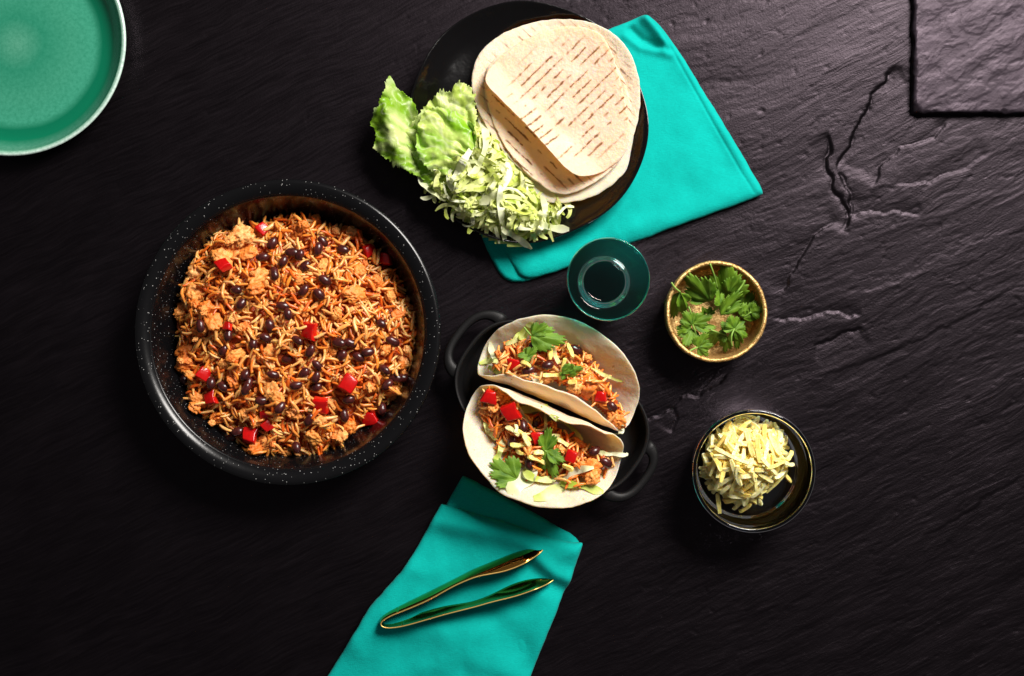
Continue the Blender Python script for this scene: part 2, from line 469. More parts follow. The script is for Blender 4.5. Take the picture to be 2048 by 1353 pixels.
MAT['smoke_glass'] = m_glass('smoked_blue_glass', (0.84, 0.88, 0.90))
MAT['navy_glass'] = m_glass('navy_glass_rim', (0.008, 0.016, 0.06))
def m_celadon():
    s = NT('green_glaze').set(rough=0.2, spec=0.5, coat=0.2, coatr=0.1)
    v = s.coord()
    sp = s.n('ShaderNodeVectorMath', operation='LENGTH')
    mul = s.n('ShaderNodeVectorMath', operation='MULTIPLY'); mul.inputs[1].default_value = (1, 1, 0); s.l(v, mul.inputs[0]); s.l(mul.outputs[0], sp.inputs[0])
    n = s.noise(300, 3, 0.7, v); n2 = s.noise(22, 3, 0.5, v)
    r = s.math('ADD', sp.outputs['Value'], s.math('MULTIPLY', s.math('SUBTRACT', n2, 0.5), 0.003))
    k = s.math('DIVIDE', r, 0.12)
    c = s.ramp(k, [(0.0, lin(84, 154, 128)), (0.22, lin(44, 132, 104)), (0.45, lin(62, 146, 118)), (0.650, lin(62, 150, 122)), (0.715, lin(0, 104, 74)), (0.80, lin(0, 110, 78)), (0.86, lin(70, 136, 112)), (0.895, lin(92, 152, 128)), (0.915, lin(130, 180, 156)), (0.942, lin(214, 234, 224)), (1.0, lin(190, 216, 204))])  # near-white outer stops paint the rim's highlight into the pale glaze
    c = s.mix(s.math('MULTIPLY', s.ramp(n, [(.35, (0, 0, 0)), (.7, (1, 1, 1))]), 0.45), c, lin(6, 108, 78))
    s.color(c); s.bump(n, 0.08, 0.0006)
    return s.m
MAT['celadon'] = m_celadon()

# ------------------------------------------------------------------ the setting: slate table top
def build_table():
    dx = 0.0014
    xs = np.arange(-0.70, 0.7001, dx); ys = np.arange(-0.48, 0.4801, dx)
    X, Y = np.meshgrid(xs, ys); sh = X.shape
    a = math.radians(24); ca, sa = math.cos(a), math.sin(a)
    warp = 0.014 * fbm(X * 5, Y * 5, 3, 3)
    T = X * ca + Y * sa; S = -X * sa + Y * ca + warp
    rough = 0.25 + 0.75 * sstep(-0.15, 0.22, X + 0.25 * Y + 0.08 * fbm(X * 6, Y * 6, 2, 9))
    # lamination terraces
    n = fbm(T * 2.6, S * 15, 6, 21, 0.60) * 0.5
    q = n * 7; fl = np.floor(q); fr = q - fl
    terr = (fl + sstep(0.94, 1.0, fr)) / 7
    n2 = fbm(T * 9, S * 46, 4, 33, 0.6)
    n3 = fbm(T * 30, S * 120, 3, 55, 0.6)
    h = rough * (0.0013 * terr + 0.00005 * n2 + 0.00004 * n3)
    pits = np.clip(fbm(X * 90, Y * 90, 2, 71) - 0.55, 0, 1)
    h -= rough * 0.0009 * pits
    P = np.column_stack([X.ravel(), Y.ravel()])
    jit = np.column_stack([fbm(P[:, 0] * 60, P[:, 1] * 60, 3, 81), fbm(P[:, 0] * 60, P[:, 1] * 60, 3, 91)]) * 0.0035
    # clefts and broken laminations seen in the slate: (polyline px, drop on its right side, groove depth, reach)
    feats = [
        ([(1800, 120), (1765, 165), (1745, 190), (1722, 235), (1703, 285), (1680, 322), (1672, 350)], 0.0030, 0.0018, 0.05),
        ([(1655, 262), (1660, 300), (1655, 335), (1668, 375), (1690, 410), (1697, 440), (1690, 470)], -0.0026, 0.0030, 0.035),
        ([(1672, 345), (1690, 362), (1702, 400), (1698, 440)], 0.0022, 0.0026, 0.03),
        ([(1905, 235), (1868, 278), (1800, 302), (1770, 325), (1740, 380)], -0.0016, 0.0006, 0.04),
        ([(1700, 432), (1760, 425), (1800, 430), (1850, 430)], 0.0015, 0.0003, 0.03),
        ([(1540, 642), (1600, 640), (1660, 628), (1690, 632), (1730, 640)], 0.0018, 0.0003, 0.03),
        ([(1620, 690), (1660, 680), (1690, 662), (1735, 655)], -0.0020, 0.0006, 0.025),
        ([(1270, 846), (1320, 832), (1350, 815), (1362, 800), (1420, 782), (1470, 742)], 0.0022, 0.0004, 0.03),
        ([(1560, 600), (1580, 560), (1610, 500), (1640, 460), (1690, 440)], 0.0020, 0.0004, 0.04),
        ([(1350, 812), (1357, 840), (1340, 870)], -0.0016, 0.0005, 0.02),
        ([(1990, 300), (1930, 340), (1860, 365), (1790, 372)], -0.0014, 0.0003, 0.04),
        ([(2048, 945), (1960, 1005), (1900, 1045), (1830, 1075)], 0.0008, 0.0002, 0.03),
        ([(1700, 600), (1800, 560), (1920, 500), (2048, 450)], 0.0004, 0.0001, 0.05),
        ([(1620, 760), (1740, 720), (1900, 650), (2048, 560)], -0.0006, 0.0002, 0.05),
    ]
    flat = h.ravel()
    for poly, drop, groove, reach in feats:
        pl = np.array([W(*p)[:2] for p in poly])
        lo = pl.min(0) - reach * 2; hi = pl.max(0) + reach * 2
        k = np.where((P[:, 0] > lo[0]) & (P[:, 0] < hi[0]) & (P[:, 1] > lo[1]) & (P[:, 1] < hi[1]))[0]
        d, sd, al = dist_poly(P[k] + jit[k], pl, closed=False)
        tot = np.sum(np.linalg.norm(np.diff(pl, axis=0), axis=1))
        endf = sstep(0, 0.12, al / tot) * sstep(0, 0.12, 1 - al / tot)
        near = (np.exp(-(d / reach) * 2.2)) * endf
        s = np.where(sd * np.sign(drop) > 0, 1.0, 0.0)
        flat[k] -= 0.8 * abs(drop) * near * s * sstep(0, 0.0010, d)
        flat[k] -= 0.6 * groove * np.exp(-(d / 0.0014) ** 2) * endf * (0.6 + 0.8 * np.abs(fbm(P[k][:, 0] * 50, P[k][:, 1] * 50, 2, 5)))
    h = flat.reshape(sh)
    h -= np.percentile(h, 99.5)
    h = np.minimum(h, 0.0003)
    V = np.column_stack([X.ravel(), Y.ravel(), h.ravel()])
    ny, nx = sh
    i = (np.arange(ny - 1)[:, None] * nx + np.arange(nx - 1)[None, :]).ravel()
    F = np.column_stack([i, i + 1, i + 1 + nx, i + nx])
    # a skirt so that the slab has a thickness
    o = obj('slate_table', mesh('slate_table', V, F), MAT['slate'])
    tag(o, 'dark slate table top with rough riven cracks on one side', kind='structure')
    return o
build_table()

# ------------------------------------------------------------------ slate board at the top corner
def build_board():
    x0, y0 = W(1829, 226, 0.010)[:2]; x1, y1 = 0.70, 0.46
    th = 0.0105; nx, ny = 220, 200
    xs = np.linspace(x0, x1, nx); ys = np.linspace(y0, y1, ny)
    X, Y = np.meshgrid(xs, ys)
    e = np.minimum(np.minimum(X - x0, x1 - X), np.minimum(Y - y0, y1 - Y))
    chip = 0.0035 * np.abs(fbm(X * 90, Y * 90, 3, 13)) + 0.0008
    h = th + 0.00022 * fbm(X * 40 + Y * 20, Y * 60 - X * 30, 4, 17) + 0.0008 * fbm(X * 9, Y * 9, 3, 27)
    nn = fbm(X * 16 + Y * 9, Y * 34 - X * 18, 4, 37) * 3; fl = np.floor(nn); h += 0.00035 * (fl + sstep(.88, 1, nn - fl))
    h -= 0.0032 * (1 - sstep(0, 1, e / chip)) * (0.5 + np.abs(fbm(X * 50, Y * 50, 2, 4)))
    Xj = X + np.where(np.abs(X - x0) < 1e-6, 0.0009 * fbm(Y * 60, Y * 0 + 3.3, 3, 8), 0)
    Yj = Y + np.where(np.abs(Y - y0) < 1e-6, 0.0012 * fbm(X * 60, X * 0 + 7.7, 3, 18), 0)
    # corner nibbled off
    cr = np.hypot(X - x0, Y - y0); h -= 0.004 * (1 - sstep(0.002, 0.009, cr))
    V = np.column_stack([Xj.ravel(), Yj.ravel(), h.ravel()]); N = len(V)
    F = []
    for j in range(ny - 1):
        for i in range(nx - 1):
            a = j * nx + i; F.append((a, a + 1, a + 1 + nx, a + nx))
    rim = [i for i in range(nx)] + [j * nx + nx - 1 for j in range(1, ny)] + [(ny - 1) * nx + i for i in range(nx - 2, -1, -1)] + [j * nx for j in range(ny - 2, 0, -1)]
    lo = []; VV = [V]
    for lev in (0.62, 0.3, 0.0):
        base = N + len(rim) * len(lo)
        w = V[rim].copy()
        w[:, 2] = np.maximum(w[:, 2] * lev, 0.0003)
        c = np.array([(x0 + x1) / 2, (y0 + y1) / 2])
        jj = 0.0012 * fbm(w[:, 0] * 110 + lev * 9, w[:, 1] * 110, 3, 61)
        d = w[:, :2] - c; w[:, :2] += d / np.linalg.norm(d, axis=1)[:, None] * (jj[:, None] + 0.0009 * (1 - lev))
        VV.append(w); lo.append(base)
    m = len(rim); prev = rim
    for base in lo:
        cur = [base + k for k in range(m)]
        for k in range(m):
            k2 = (k + 1) % m; F.append((prev[k], cur[k], cur[k2], prev[k2]))
        prev = cur
    F.append(tuple(reversed(prev)))
    o = obj('slate_board', mesh('slate_board', np.vstack(VV), F, smooth=True), MAT['slate_board'])
    tag(o, 'thick purple-grey slate serving board with chipped edges lying on the table', 'slate board')
build_board()

# ------------------------------------------------------------------ green plate
def lathe_obj(name, prof, mat, loc, parent=None, seg=160, wob=None, closed=False):
    v, f = lathe(prof, seg, closed); v = np.array(v)
    if wob is not None: v = wob(v)
    return obj(name, mesh(name, v, f), mat, parent, loc)

gp = fillet([(0, 0.006), (0.080, 0.006), (0.097, 0.0085), (0.106, 0.018), (0.1095, 0.026), (0.1125, 0.027), (0.1140, 0.0255), (0.1120, 0.018), (0.103, 0.004), (0.08, 0.0012), (0, 0.0012)], 5, 0.4)
c = W(19, 80, 0.027); gpo = lathe_obj('green_plate', gp, MAT['celadon'], (c.x, c.y, 0))
tag(gpo, 'glazed sea-green ceramic plate with pale rim, empty, cut by the picture corner', 'plate')

# ------------------------------------------------------------------ folded cloth napkins
def slab(name, outline_px, z0, T, edge, parent, rings=70, seg=420, wr=(0.0012, 14, 3), extra=None, zpx=0.006, sm=2, soft=0.35):
    pl = pxpoly(outline_px, zpx); pl = resample(pl, seg, True, sm)
    cen = pl.mean(0)
    d0 = pl - cen
    pl = pl + d0 / np.linalg.norm(d0, axis=1)[:, None] * (0.0008 * fbm(pl[:, 0] * 40, pl[:, 1] * 40, 3, 41))[:, None]
    def zf(P, R):
        d, _, _ = dist_poly(P, pl)
        t = np.clip(d / edge, 0, 1)
        z = z0 + 0.0006 + T * (1 - (1 - t) ** 2) ** 0.5
        z += wr[0] * sstep(0, soft, d / 0.05) * fbm(P[:, 0] * wr[1], P[:, 1] * wr[1], 3, wr[2])
        if extra is not None: z += extra(P, d)
        return z
    v, f, P, R = radial_sheet(pl, rings, zf, 0.0, cen, 0.75)
    N = len(v) // 2
    v[N:, 2] = np.minimum(z0 + 0.0002, v[:N, 2] - 0.0003)
    return obj(name, mesh(name, v, f), MAT['cloth'], parent)

def gauss_line(P, pts, z, w, A):
    d, sd, al = dist_poly(P, np.array([W(x, y, z)[:2] for x, y in pts]), closed=False)
    return A * np.exp(-(d / w) ** 2)

n1 = thing('napkin', 'teal cotton napkin folded flat under the black plate of tortillas', 'napkin', (0, 0, 0), None)
def ex1(P, d):
    z = gauss_line(P, [(1326, 70), (1420, 238), (1506, 386)], 0.006, 0.0012, -0.0009)
    z += gauss_line(P, [(1336, 70), (1430, 238), (1516, 382)], 0.006, 0.003, 0.0006)
    z += gauss_line(P, [(1292, 40), (1318, 72), (1330, 96)], 0.006, 0.006, 0.0085)
    z += gauss_line(P, [(1262, 60), (1285, 82), (1335, 100)], 0.006, 0.004, -0.0045)
    z += gauss_line(P, [(1250, 75), (1280, 98), (1340, 112)], 0.006, 0.004, 0.0025)
    z += gauss_line(P, [(1240, 470), (1400, 415), (1510, 375)], 0.006, 0.012, 0.0030)
    z += gauss_line(P, [(1150, 480), (1290, 420), (1480, 340)], 0.006, 0.014, -0.0012)
    z += gauss_line(P, [(1050, 545), (1180, 490), (1260, 455)], 0.006, 0.010, 0.002)
    return z
lower1 = [(968, 488), (1012, 575), (1100, 548), (1300, 470), (1524, 391), (1527, 384), (1440, 240), (1345, 82), (1300, 62), (860, 240)]
upper1 = [(1000, 490), (1024, 528), (1046, 563), (1110, 545), (1215, 505), (1330, 462), (1450, 418), (1522, 392), (1529, 386), (1480, 300), (1410, 185), (1345, 80), (1306, 38), (1290, 29), (1262, 40), (1219, 58), (1000, 150), (890, 240)]
slab('lower_fold', lower1, 0.0003, 0.0042, 0.005, n1, 60, 360, (0.0008, 18, 5))
slab('upper_fold', upper1, 0.0040, 0.0042, 0.007, n1, 90, 520, (0.0024, 13, 9), ex1)

n2 = thing('napkin', 'teal cotton napkin with turned-back edge lying under the gold tongs', 'napkin', (0, 0, 0), None)
def ex2(P, d):
    z = gauss_line(P, [(900, 1080), (1000, 1110), (1100, 1090)], 0.008, 0.016, -0.0036)
    z += gauss_line(P, [(870, 1040), (980, 1060), (1150, 1100)], 0.008, 0.012, 0.0058)
    z += gauss_line(P, [(1050, 1130), (1090, 1160), (1140, 1190)], 0.008, 0.010, -0.0058)
    z += gauss_line(P, [(1070, 1110), (1110, 1150), (1150, 1165)], 0.008, 0.008, 0.0037)
    z += gauss_line(P, [(720, 1290), (790, 1240), (900, 1270), (1000, 1250)], 0.008, 0.018, 0.0054)
    z += gauss_line(P, [(820, 1140), (760, 1215), (700, 1260)], 0.008, 0.013, 0.0051)
    z += gauss_line(P, [(980, 1230), (1040, 1290), (1060, 1330)], 0.008, 0.014, -0.0048)
    z += gauss_line(P, [(1000, 1340), (930, 1310), (850, 1330)], 0.008, 0.014, 0.0034)
    return z
lower2 = [(925, 951), (928, 952), (1010, 996), (1100, 1045), (1166, 1083), (1150, 1110), (1112, 1200), (1046, 1350), (985, 1500), (600, 1480), (676, 1345), (760, 1208), (832, 1120), (893, 1010)]
upper2 = [(880, 1010), (887, 1010), (960, 1030), (1020, 1046), (1080, 1070), (1140, 1087), (1166, 1085), (1165, 1092), (1148, 1140), (1140, 1170), (1128, 1186), (1122, 1204), (1090, 1280), (1062, 1355), (1000, 1500), (580, 1480), (655, 1353), (700, 1280), (740, 1212), (772, 1178), (818, 1126)]
slab('lower_fold', lower2, 0.0003, 0.0050, 0.006, n2, 60, 360, (0.0010, 16, 15))
slab('upper_fold', upper2, 0.0048, 0.0048, 0.007, n2, 90, 520, (0.0032, 12, 19), ex2, 0.008)

# ------------------------------------------------------------------ black plate, tortillas
PLZ = 0.009
def plate_wob(v):
    r = np.hypot(v[:, 0], v[:, 1]); a = np.arctan2(v[:, 1], v[:, 0]); k = sstep(0.05, 0.12, r)
    w = 0.020 * np.cos(3 * a + 0.6) * 0.5 + 0.014 * np.cos(5 * a + 2.0) * 0.5 + 0.009 * np.cos(8 * a) * 0.5
    v = v.copy(); v[:, 0] *= 1 + k * w; v[:, 1] *= 1 + k * w
    v[:, 2] += k * 0.0022 * (np.cos(4 * a + 1.0) + 0.6 * np.cos(7 * a + 0.5))
    return v
bp = fillet([(0, 0.005), (0.075, 0.005), (0.095, 0.0075), (0.110, 0.016), (0.1165, 0.0215), (0.1182, 0.0215), (0.1178, 0.0195), (0.107, 0.009), (0.085, 0.001), (0.05, 0.0), (0, 0.0)], 5, 0.4)
c = W(1053, 245, PLZ + 0.021); PLC = Vector((c.x, c.y, PLZ))
plo = lathe_obj('black_plate', bp, MAT['glaze_black'], (c.x, c.y, PLZ), None, 200, plate_wob)
tag(plo, 'glossy black uneven-edged plate holding tortillas and shredded lettuce', 'plate')

def tortilla(name, outline_px, zbase, zfun, mat, label, group=None, seg=220, rings=60, th=0.0017, zpx=0.03, sm=3):
    pl = resample(pxpoly(outline_px, zpx), seg, True, sm)
    cen = pl.mean(0); d0 = pl - cen
    pl = pl + d0 / np.linalg.norm(d0, axis=1)[:, None] * (0.0006 * fbm(pl[:, 0] * 90, pl[:, 1] * 90, 3, 43))[:, None]
    def zf(P, R):
        z = zbase + zfun(P) + 0.0006 * fbm(P[:, 0] * 45, P[:, 1] * 45, 3, int(zbase * 1e4))
        z -= 0.0005 * sstep(0.975, 1.0, R)
        return z
    v, f, P, R = radial_sheet(pl, rings, zf, lambda P, R: th * (1 - 0.55 * sstep(0.97, 1.0, R)), cen, 0.8)
    o = obj(name, mesh(name, v, f, uvs=P - cen), mat)
    return tag(o, label, 'tortilla', group)

def ll(P, s0px, width, amp, pw=2.0, d=(-0.70, 0.71)):
    """lift growing towards the lower-left (picture direction d), from photograph line offset s0 px (about pixel 1117,222)"""
    c = W(1117, 222, 0.03)
    s = (P[:, 0] - c.x) * d[0] - (P[:, 1] - c.y) * d[1]
    t = np.clip((s - s0px * PXM) / width, 0, 1.6)
    return amp * t ** pw
def circ(cx, cy, rx, ry=None, rot=0.0, n=40):
    ry = ry or rx; o = []
    for k in range(n):
        a = 2 * PI * k / n; x = rx * math.cos(a); y = ry * math.sin(a)
        o.append((cx + x * math.cos(rot) - y * math.sin(rot), cy + x * math.sin(rot) + y * math.cos(rot)))
    return o
def stack_tilt(P):   # the pile leans on the plate's wall at the upper-right
    return 0.0
TB = PLZ + 0.0115
def sag(P, z):
    return z
tortilla('tortilla', circ(1121, 238, 166, 168), TB + 0.004, lambda P: ll(P, 70, 0.05, 0.007) + ll(P, 60, 0.06, 0.008, 2, (0.71, -0.70)), MAT['tortilla'],
         'lowest flour tortilla of the stack, showing as crescent at its lower side')
tortilla('tortilla', [(943, 170), (946, 130), (962, 100), (990, 75), (1030, 54), (1080, 41), (1120, 38), (1165, 44), (1205, 58), (1240, 84), (1265, 120), (1278, 160), (1281, 205), (1276, 250), (1255, 300), (1220, 345), (1170, 375), (1115, 385), (1060, 360), (1010, 310), (972, 255), (950, 210)], TB + 0.0075,
         lambda P: ll(P, 70, 0.045, 0.010) + ll(P, 70, 0.05, 0.012, 2, (0.71, -0.70)), MAT['tortilla_mid'], 'second flour tortilla from bottom, its pale edge topmost on the stack')
tortilla('tortilla', [(968, 150), (985, 120), (1040, 85), (1100, 75), (1180, 85), (1235, 130), (1262, 200), (1262, 280), (1230, 340), (1160, 384), (1120, 392), (1085, 376), (1040, 335), (1005, 290), (982, 235), (968, 190)], TB + 0.0110,
         lambda P: ll(P, 85, 0.035, 0.011) + ll(P, 70, 0.05, 0.010, 2, (0.71, -0.70)), MAT['tortilla_mid'], 'flour tortilla with thin char lines peeping out orange below the curled top one')
tortilla('tortilla', [(970, 160), (978, 140), (1000, 115), (1040, 85), (1090, 62), (1140, 54), (1185, 62), (1214, 88), (1228, 125), (1240, 165), (1252, 215), (1259, 255), (1258, 285), (1246, 312), (1222, 336), (1196, 350), (1166, 359), (1145, 356), (1122, 338), (1090, 300), (1050, 255), (1012, 218), (985, 190), (973, 176)], TB + 0.0145,
         lambda P: ll(P, 16, 0.030, 0.026, 2.0) + ll(P, 70, 0.05, 0.008, 2, (0.71, -0.70)), MAT['tortilla_top'], 'top flour tortilla with dark diagonal griddle marks and curled-up edge')

# ------------------------------------------------------------------ heightmap used to settle loose pieces on one another
class Pile:
    def __init__(s, x0, x1, y0, y1, res=0.001):
        s.x0, s.y0, s.res = x0, y0, res
        s.nx = int((x1 - x0) / res) + 1; s.ny = int((y1 - y0) / res) + 1
        gx = x0 + np.arange(s.nx) * res; gy = y0 + np.arange(s.ny) * res
        s.X, s.Y = np.meshgrid(gx, gy); s.Z = np.zeros((s.ny, s.nx))
    def at(s, x, y):
        i = np.clip(np.rint((np.asarray(x) - s.x0) / s.res).astype(int), 0, s.nx - 1)
        j = np.clip(np.rint((np.asarray(y) - s.y0) / s.res).astype(int), 0, s.ny - 1)
        return s.Z[j, i]
    def raise_(s, x, y, r, ztop, flat=False):
        i0 = max(0, int((x - r - s.x0) / s.res)); i1 = min(s.nx, int((x + r - s.x0) / s.res) + 2)
        j0 = max(0, int((y - r - s.y0) / s.res)); j1 = min(s.ny, int((y + r - s.y0) / s.res) + 2)
        if i1 <= i0 or j1 <= j0: return
        d2 = (s.X[j0:j1, i0:i1] - x) ** 2 + (s.Y[j0:j1, i0:i1] - y) ** 2
        m = d2 < r * r
        zz = ztop if flat else ztop - r + np.sqrt(np.maximum(r * r - d2, 0))
        blk = s.Z[j0:j1, i0:i1]
        blk[m] = np.maximum(blk, zz)[m]
    def capsule(s, x, y, yaw, L, r, sink=0.25, maxslope=0.5):
        t = np.linspace(-0.5, 0.5, 9) * L
        X = x + t * math.cos(yaw); Y = y + t * math.sin(yaw); h = s.at(X, Y)
        A = np.polyfit(t, h, 1); b = float(np.clip(A[0], -maxslope, maxslope))
        a = float(np.max(h - b * t)) * (1 - sink) + float(np.mean(h - b * t)) * sink
        z = a + r
        for tt, xx, yy in zip(t, X, Y): s.raise_(xx, yy, r, a + b * tt + 2 * r)
        return (x, y, z), math.atan(b)
    def blob(s, x, y, r, rz, sink=0.45):
        k = (s.X - x) ** 2 + (s.Y - y) ** 2 < (r * 0.7) ** 2
        h = s.Z[k]; base = float(np.percentile(h, 70)) if h.size else 0.0
        z = base + rz * (1 - sink)
        i = (s.X - x) ** 2 + (s.Y - y) ** 2
        m = i < r * r
        s.Z[m] = np.maximum(s.Z[m], z + rz * np.sqrt(np.maximum(0, 1 - i[m] / (r * r))))
        return (x, y, z)

# ------------------------------------------------------------------ small food meshes shared by many pieces
def grain_mesh(k):
    rs = random.Random(100 + k); n = 8; sides = 6
    L = 1.0; bend = rs.uniform(-0.30, 0.30); wig = rs.uniform(-0.05, 0.05); R = 0.112
    verts = []; faces = []
    ts = [-.5, -.465, -.37, -.15, .15, .37, .465, .5]; pr = [0, .5, .82, 1, 1, .82, .5, 0]
    for i, t in enumerate(ts):
        prof = pr[i]
        cy = bend * (0.25 - t * t) * 1.6 + wig * math.sin(t * 7); cz = 0.04 * math.sin(t * 5 + k)
        if prof == 0: verts.append((t, cy, cz)); continue
        for q in range(sides):
            a = 2 * PI * q / sides
            verts.append((t, cy + R * prof * math.cos(a), cz + R * 0.9 * prof * math.sin(a)))
    last = len(verts) - 1
    for q in range(sides):
        q2 = (q + 1) % sides
        faces.append((0, 1 + q2, 1 + q)); faces.append((last, last - sides + q, last - sides + q2))
    for i in range(n - 3):
        a = 1 + i * sides; b = a + sides
        for q in range(sides):
            q2 = (q + 1) % sides; faces.append((a + q, a + q2, b + q2, b + q))
    return np.array(verts), faces
GR = [grain_mesh(k) for k in range(12)]
GRM = [mesh('rice_grain', v, f) for v, f in GR]
for m_ in GRM: m_.materials.append(MAT['rice_o'])
GCOL = [lin(242, 170, 92), lin(238, 150, 66), lin(244, 188, 118), lin(234, 128, 44), lin(240, 142, 50), lin(222, 102, 28), lin(242, 164, 80), lin(244, 180, 104)]
def grain_colour():
    c = random.choice(GCOL); k = random.uniform(0.85, 1.05); return tuple(min(1, x * k) for x in c)

def ico(sub):
    import bmesh
    bm = bmesh.new(); bmesh.ops.create_icosphere(bm, subdivisions=sub, radius=1.0)
    v = np.array([x.co[:] for x in bm.verts]); f = [tuple(q.index for q in p.verts) for p in bm.faces]; bm.free(); return v, f
ICO4 = ico(4); ICO3 = ico(3)
def chunk_mesh(k):
    v, f = ICO4; out = []; off = Vector((k * 7.3, k * 3.1, k * 1.7))
    sx, sy, sz = 1.0 + 0.35 * math.sin(k * 1.3), 1.0 - 0.2 * math.cos(k * 2.1), 0.78
    for p in v:
        q = Vector((p[0] * sx, p[1] * sy, p[2] * sz)); u = Vector(p)
        big = mnoise.noise(u * 1.2 + off) * 0.40
        d, _ = mnoise.voronoi(u * 2.4 + off); w = 0.50 * max(0.0, 1 - (min(d[0], 0.8) / 0.8) ** 2) ** 0.5 - 0.28
        d2, _ = mnoise.voronoi(u * 5.2 + off); w2 = 0.24 * max(0.0, 1 - (min(d2[0], 0.75) / 0.75) ** 2) ** 0.5 - 0.14
        fine = mnoise.noise(u * 12 + off) * 0.04
        out.append(q * (0.82 + big + w + w2 + fine))
    m = mesh('chicken', np.array([x[:] for x in out]), f); m.materials.append(MAT['chicken']); return m
CHM = [chunk_mesh(k) for k in range(12)]
CHCOL = [lin(250, 184, 104), lin(246, 166, 84), lin(252, 196, 122), lin(240, 146, 62), lin(232, 122, 42), lin(248, 172, 86)]

def bean_mesh(k):
    v, f = ICO3; v = v.copy()
    v[:, 0] *= 1.0; v[:, 1] *= 0.66; v[:, 2] *= 0.58
    v[:, 1] += 0.10 * (v[:, 0] ** 2) - 0.05
    dent = np.exp(-((v[:, 0]) ** 2 / 0.06)) * np.clip(-v[:, 1], 0, 1); v[:, 1] += dent * 0.14
    v *= 1 + 0.05 * np.sin(v[:, :1] * 3 + k)
    m = mesh('black_bean', v, f); m.materials.append(MAT['bean']); return m
BNM = [bean_mesh(k) for k in range(5)]
def pepper_mesh(k):
    rs = random.Random(300 + k); import bmesh
    bm = bmesh.new(); bmesh.ops.create_cube(bm, size=2.0)
    for vv in bm.verts:
        vv.co.x *= rs.uniform(0.78, 1.1); vv.co.y *= rs.uniform(0.75, 1.05); vv.co.z *= 0.52
    bmesh.ops.bevel(bm, geom=bm.edges[:], offset=0.20, segments=3, affect='EDGES', profile=0.6)
    bmesh.ops.subdivide_edges(bm, edges=bm.edges[:], cuts=1, use_grid_fill=True)
    for vv in bm.verts:
        u = vv.co.copy(); vv.co.z += 0.16 * (1 - 0.5 * (u.x ** 2 + u.y ** 2)) + 0.10 * mnoise.noise(u * 0.9 + Vector((k * 5, 0, 0)))
        vv.co.x += 0.34 * mnoise.noise(u * 0.7 + Vector((k * 9, 2, 0))); vv.co.y += 0.34 * mnoise.noise(u * 0.7 + Vector((k * 3, 7, 0))); vv.co.x *= 1 - 0.16 * (k % 3) * u.y
    m = bpy.data.meshes.new('red_pepper'); bm.to_mesh(m); bm.free()
    m.polygons.foreach_set('use_smooth', np.ones(len(m.polygons), dtype=bool)); m.materials.append(MAT['pepper']); return m
PPM = [pepper_mesh(k) for k in range(6)]
def cheese_mesh(k):
    rs = random.Random(500 + k); n = 7; verts = []; faces = []
    bend = rs.uniform(-0.2, 0.2); bz = rs.uniform(-0.10, 0.16); tw = rs.uniform(-0.7, 0.7)
    for i in range(n):
        t = -0.5 + i / (n - 1); w = 0.085 * (1 + 0.12 * math.sin(7 * t + k)); h = 0.06
        if i in (0, n - 1): w *= rs.uniform(0.55, 0.95); h *= 0.85
        cy = bend * (0.25 - t * t) * 1.5; cz = bz * (0.25 - t * t) * 1.5
        for (a, b) in ((-1, -1), (-0.25, -1.1), (1, -1), (1.1, 0), (1, 1), (0.2, 0.92), (-1, 1), (-1.1, 0)):
            y = a * w * rs.uniform(0.84, 1.1); z = b * h * rs.uniform(0.84, 1.1); q = tw * t
            verts.append((t + rs.uniform(-.012, .012), cy + y * math.cos(q) - z * math.sin(q), cz + y * math.sin(q) + z * math.cos(q)))
    for i in range(n - 1):
        for q in range(8):
            a = i * 8; faces.append((a + q, a + (q + 1) % 8, a + 8 + (q + 1) % 8, a + 8 + q))
    faces.append(tuple(range(7, -1, -1))); faces.append(tuple((n - 1) * 8 + q for q in range(8)))
    m = mesh('cheese_shred', verts, faces, smooth=False); m.materials.append(MAT['cheese']); return m
CSM = [cheese_mesh(k) for k in range(14)]
CSCOL = [lin(255, 238, 172), lin(255, 232, 152), lin(255, 243, 190), lin(255, 226, 138)]

def place_grain(pile, x, y, yaw, L, single, label, group, acc, sink=0.3):
    r = L * 0.105
    (px, py, pz), pitch = pile.capsule(x, y, yaw, L, r, sink)
    k = random.randrange(len(GR))
    M = Matrix.Translation((px, py, pz)) @ Matrix.Rotation(yaw, 4, 'Z') @ Matrix.Rotation(-pitch, 4, 'Y') @ Matrix.Rotation(random.uniform(-0.9, 0.9), 4, 'X')
    fat = random.uniform(0.85, 1.15)
    if single:
        o = obj('rice_grain', GRM[k]); o.matrix_world = M @ Matrix.Diagonal((L, L * fat * .92, L * fat * .92, 1)); o.color = (*grain_colour(), 1)
        tag(o, label, 'rice grain', group); return o
    v = GR[k][0] * np.array([L, L * fat, L * fat])
    R = np.array(M.to_3x3()); acc['v'].append(v @ R.T + np.array([px, py, pz])); acc['f'].append((k, acc['n'])); acc['n'] += len(v)
    acc['c'].append(np.tile(grain_colour(), (len(v), 1)))
def flush_grains(acc, name, label, parent=None):
    faces = []
    for k, off in acc['f']: faces += [tuple(i + off for i in f) for f in GR[k][1]]
    o = obj(name, mesh(name, np.vstack(acc['v']), faces, colors=np.vstack(acc['c'])), MAT['rice_a'])
    return tag(o, label, 'rice', None, 'stuff')
def new_acc(): return dict(v=[], f=[], c=[], n=0)

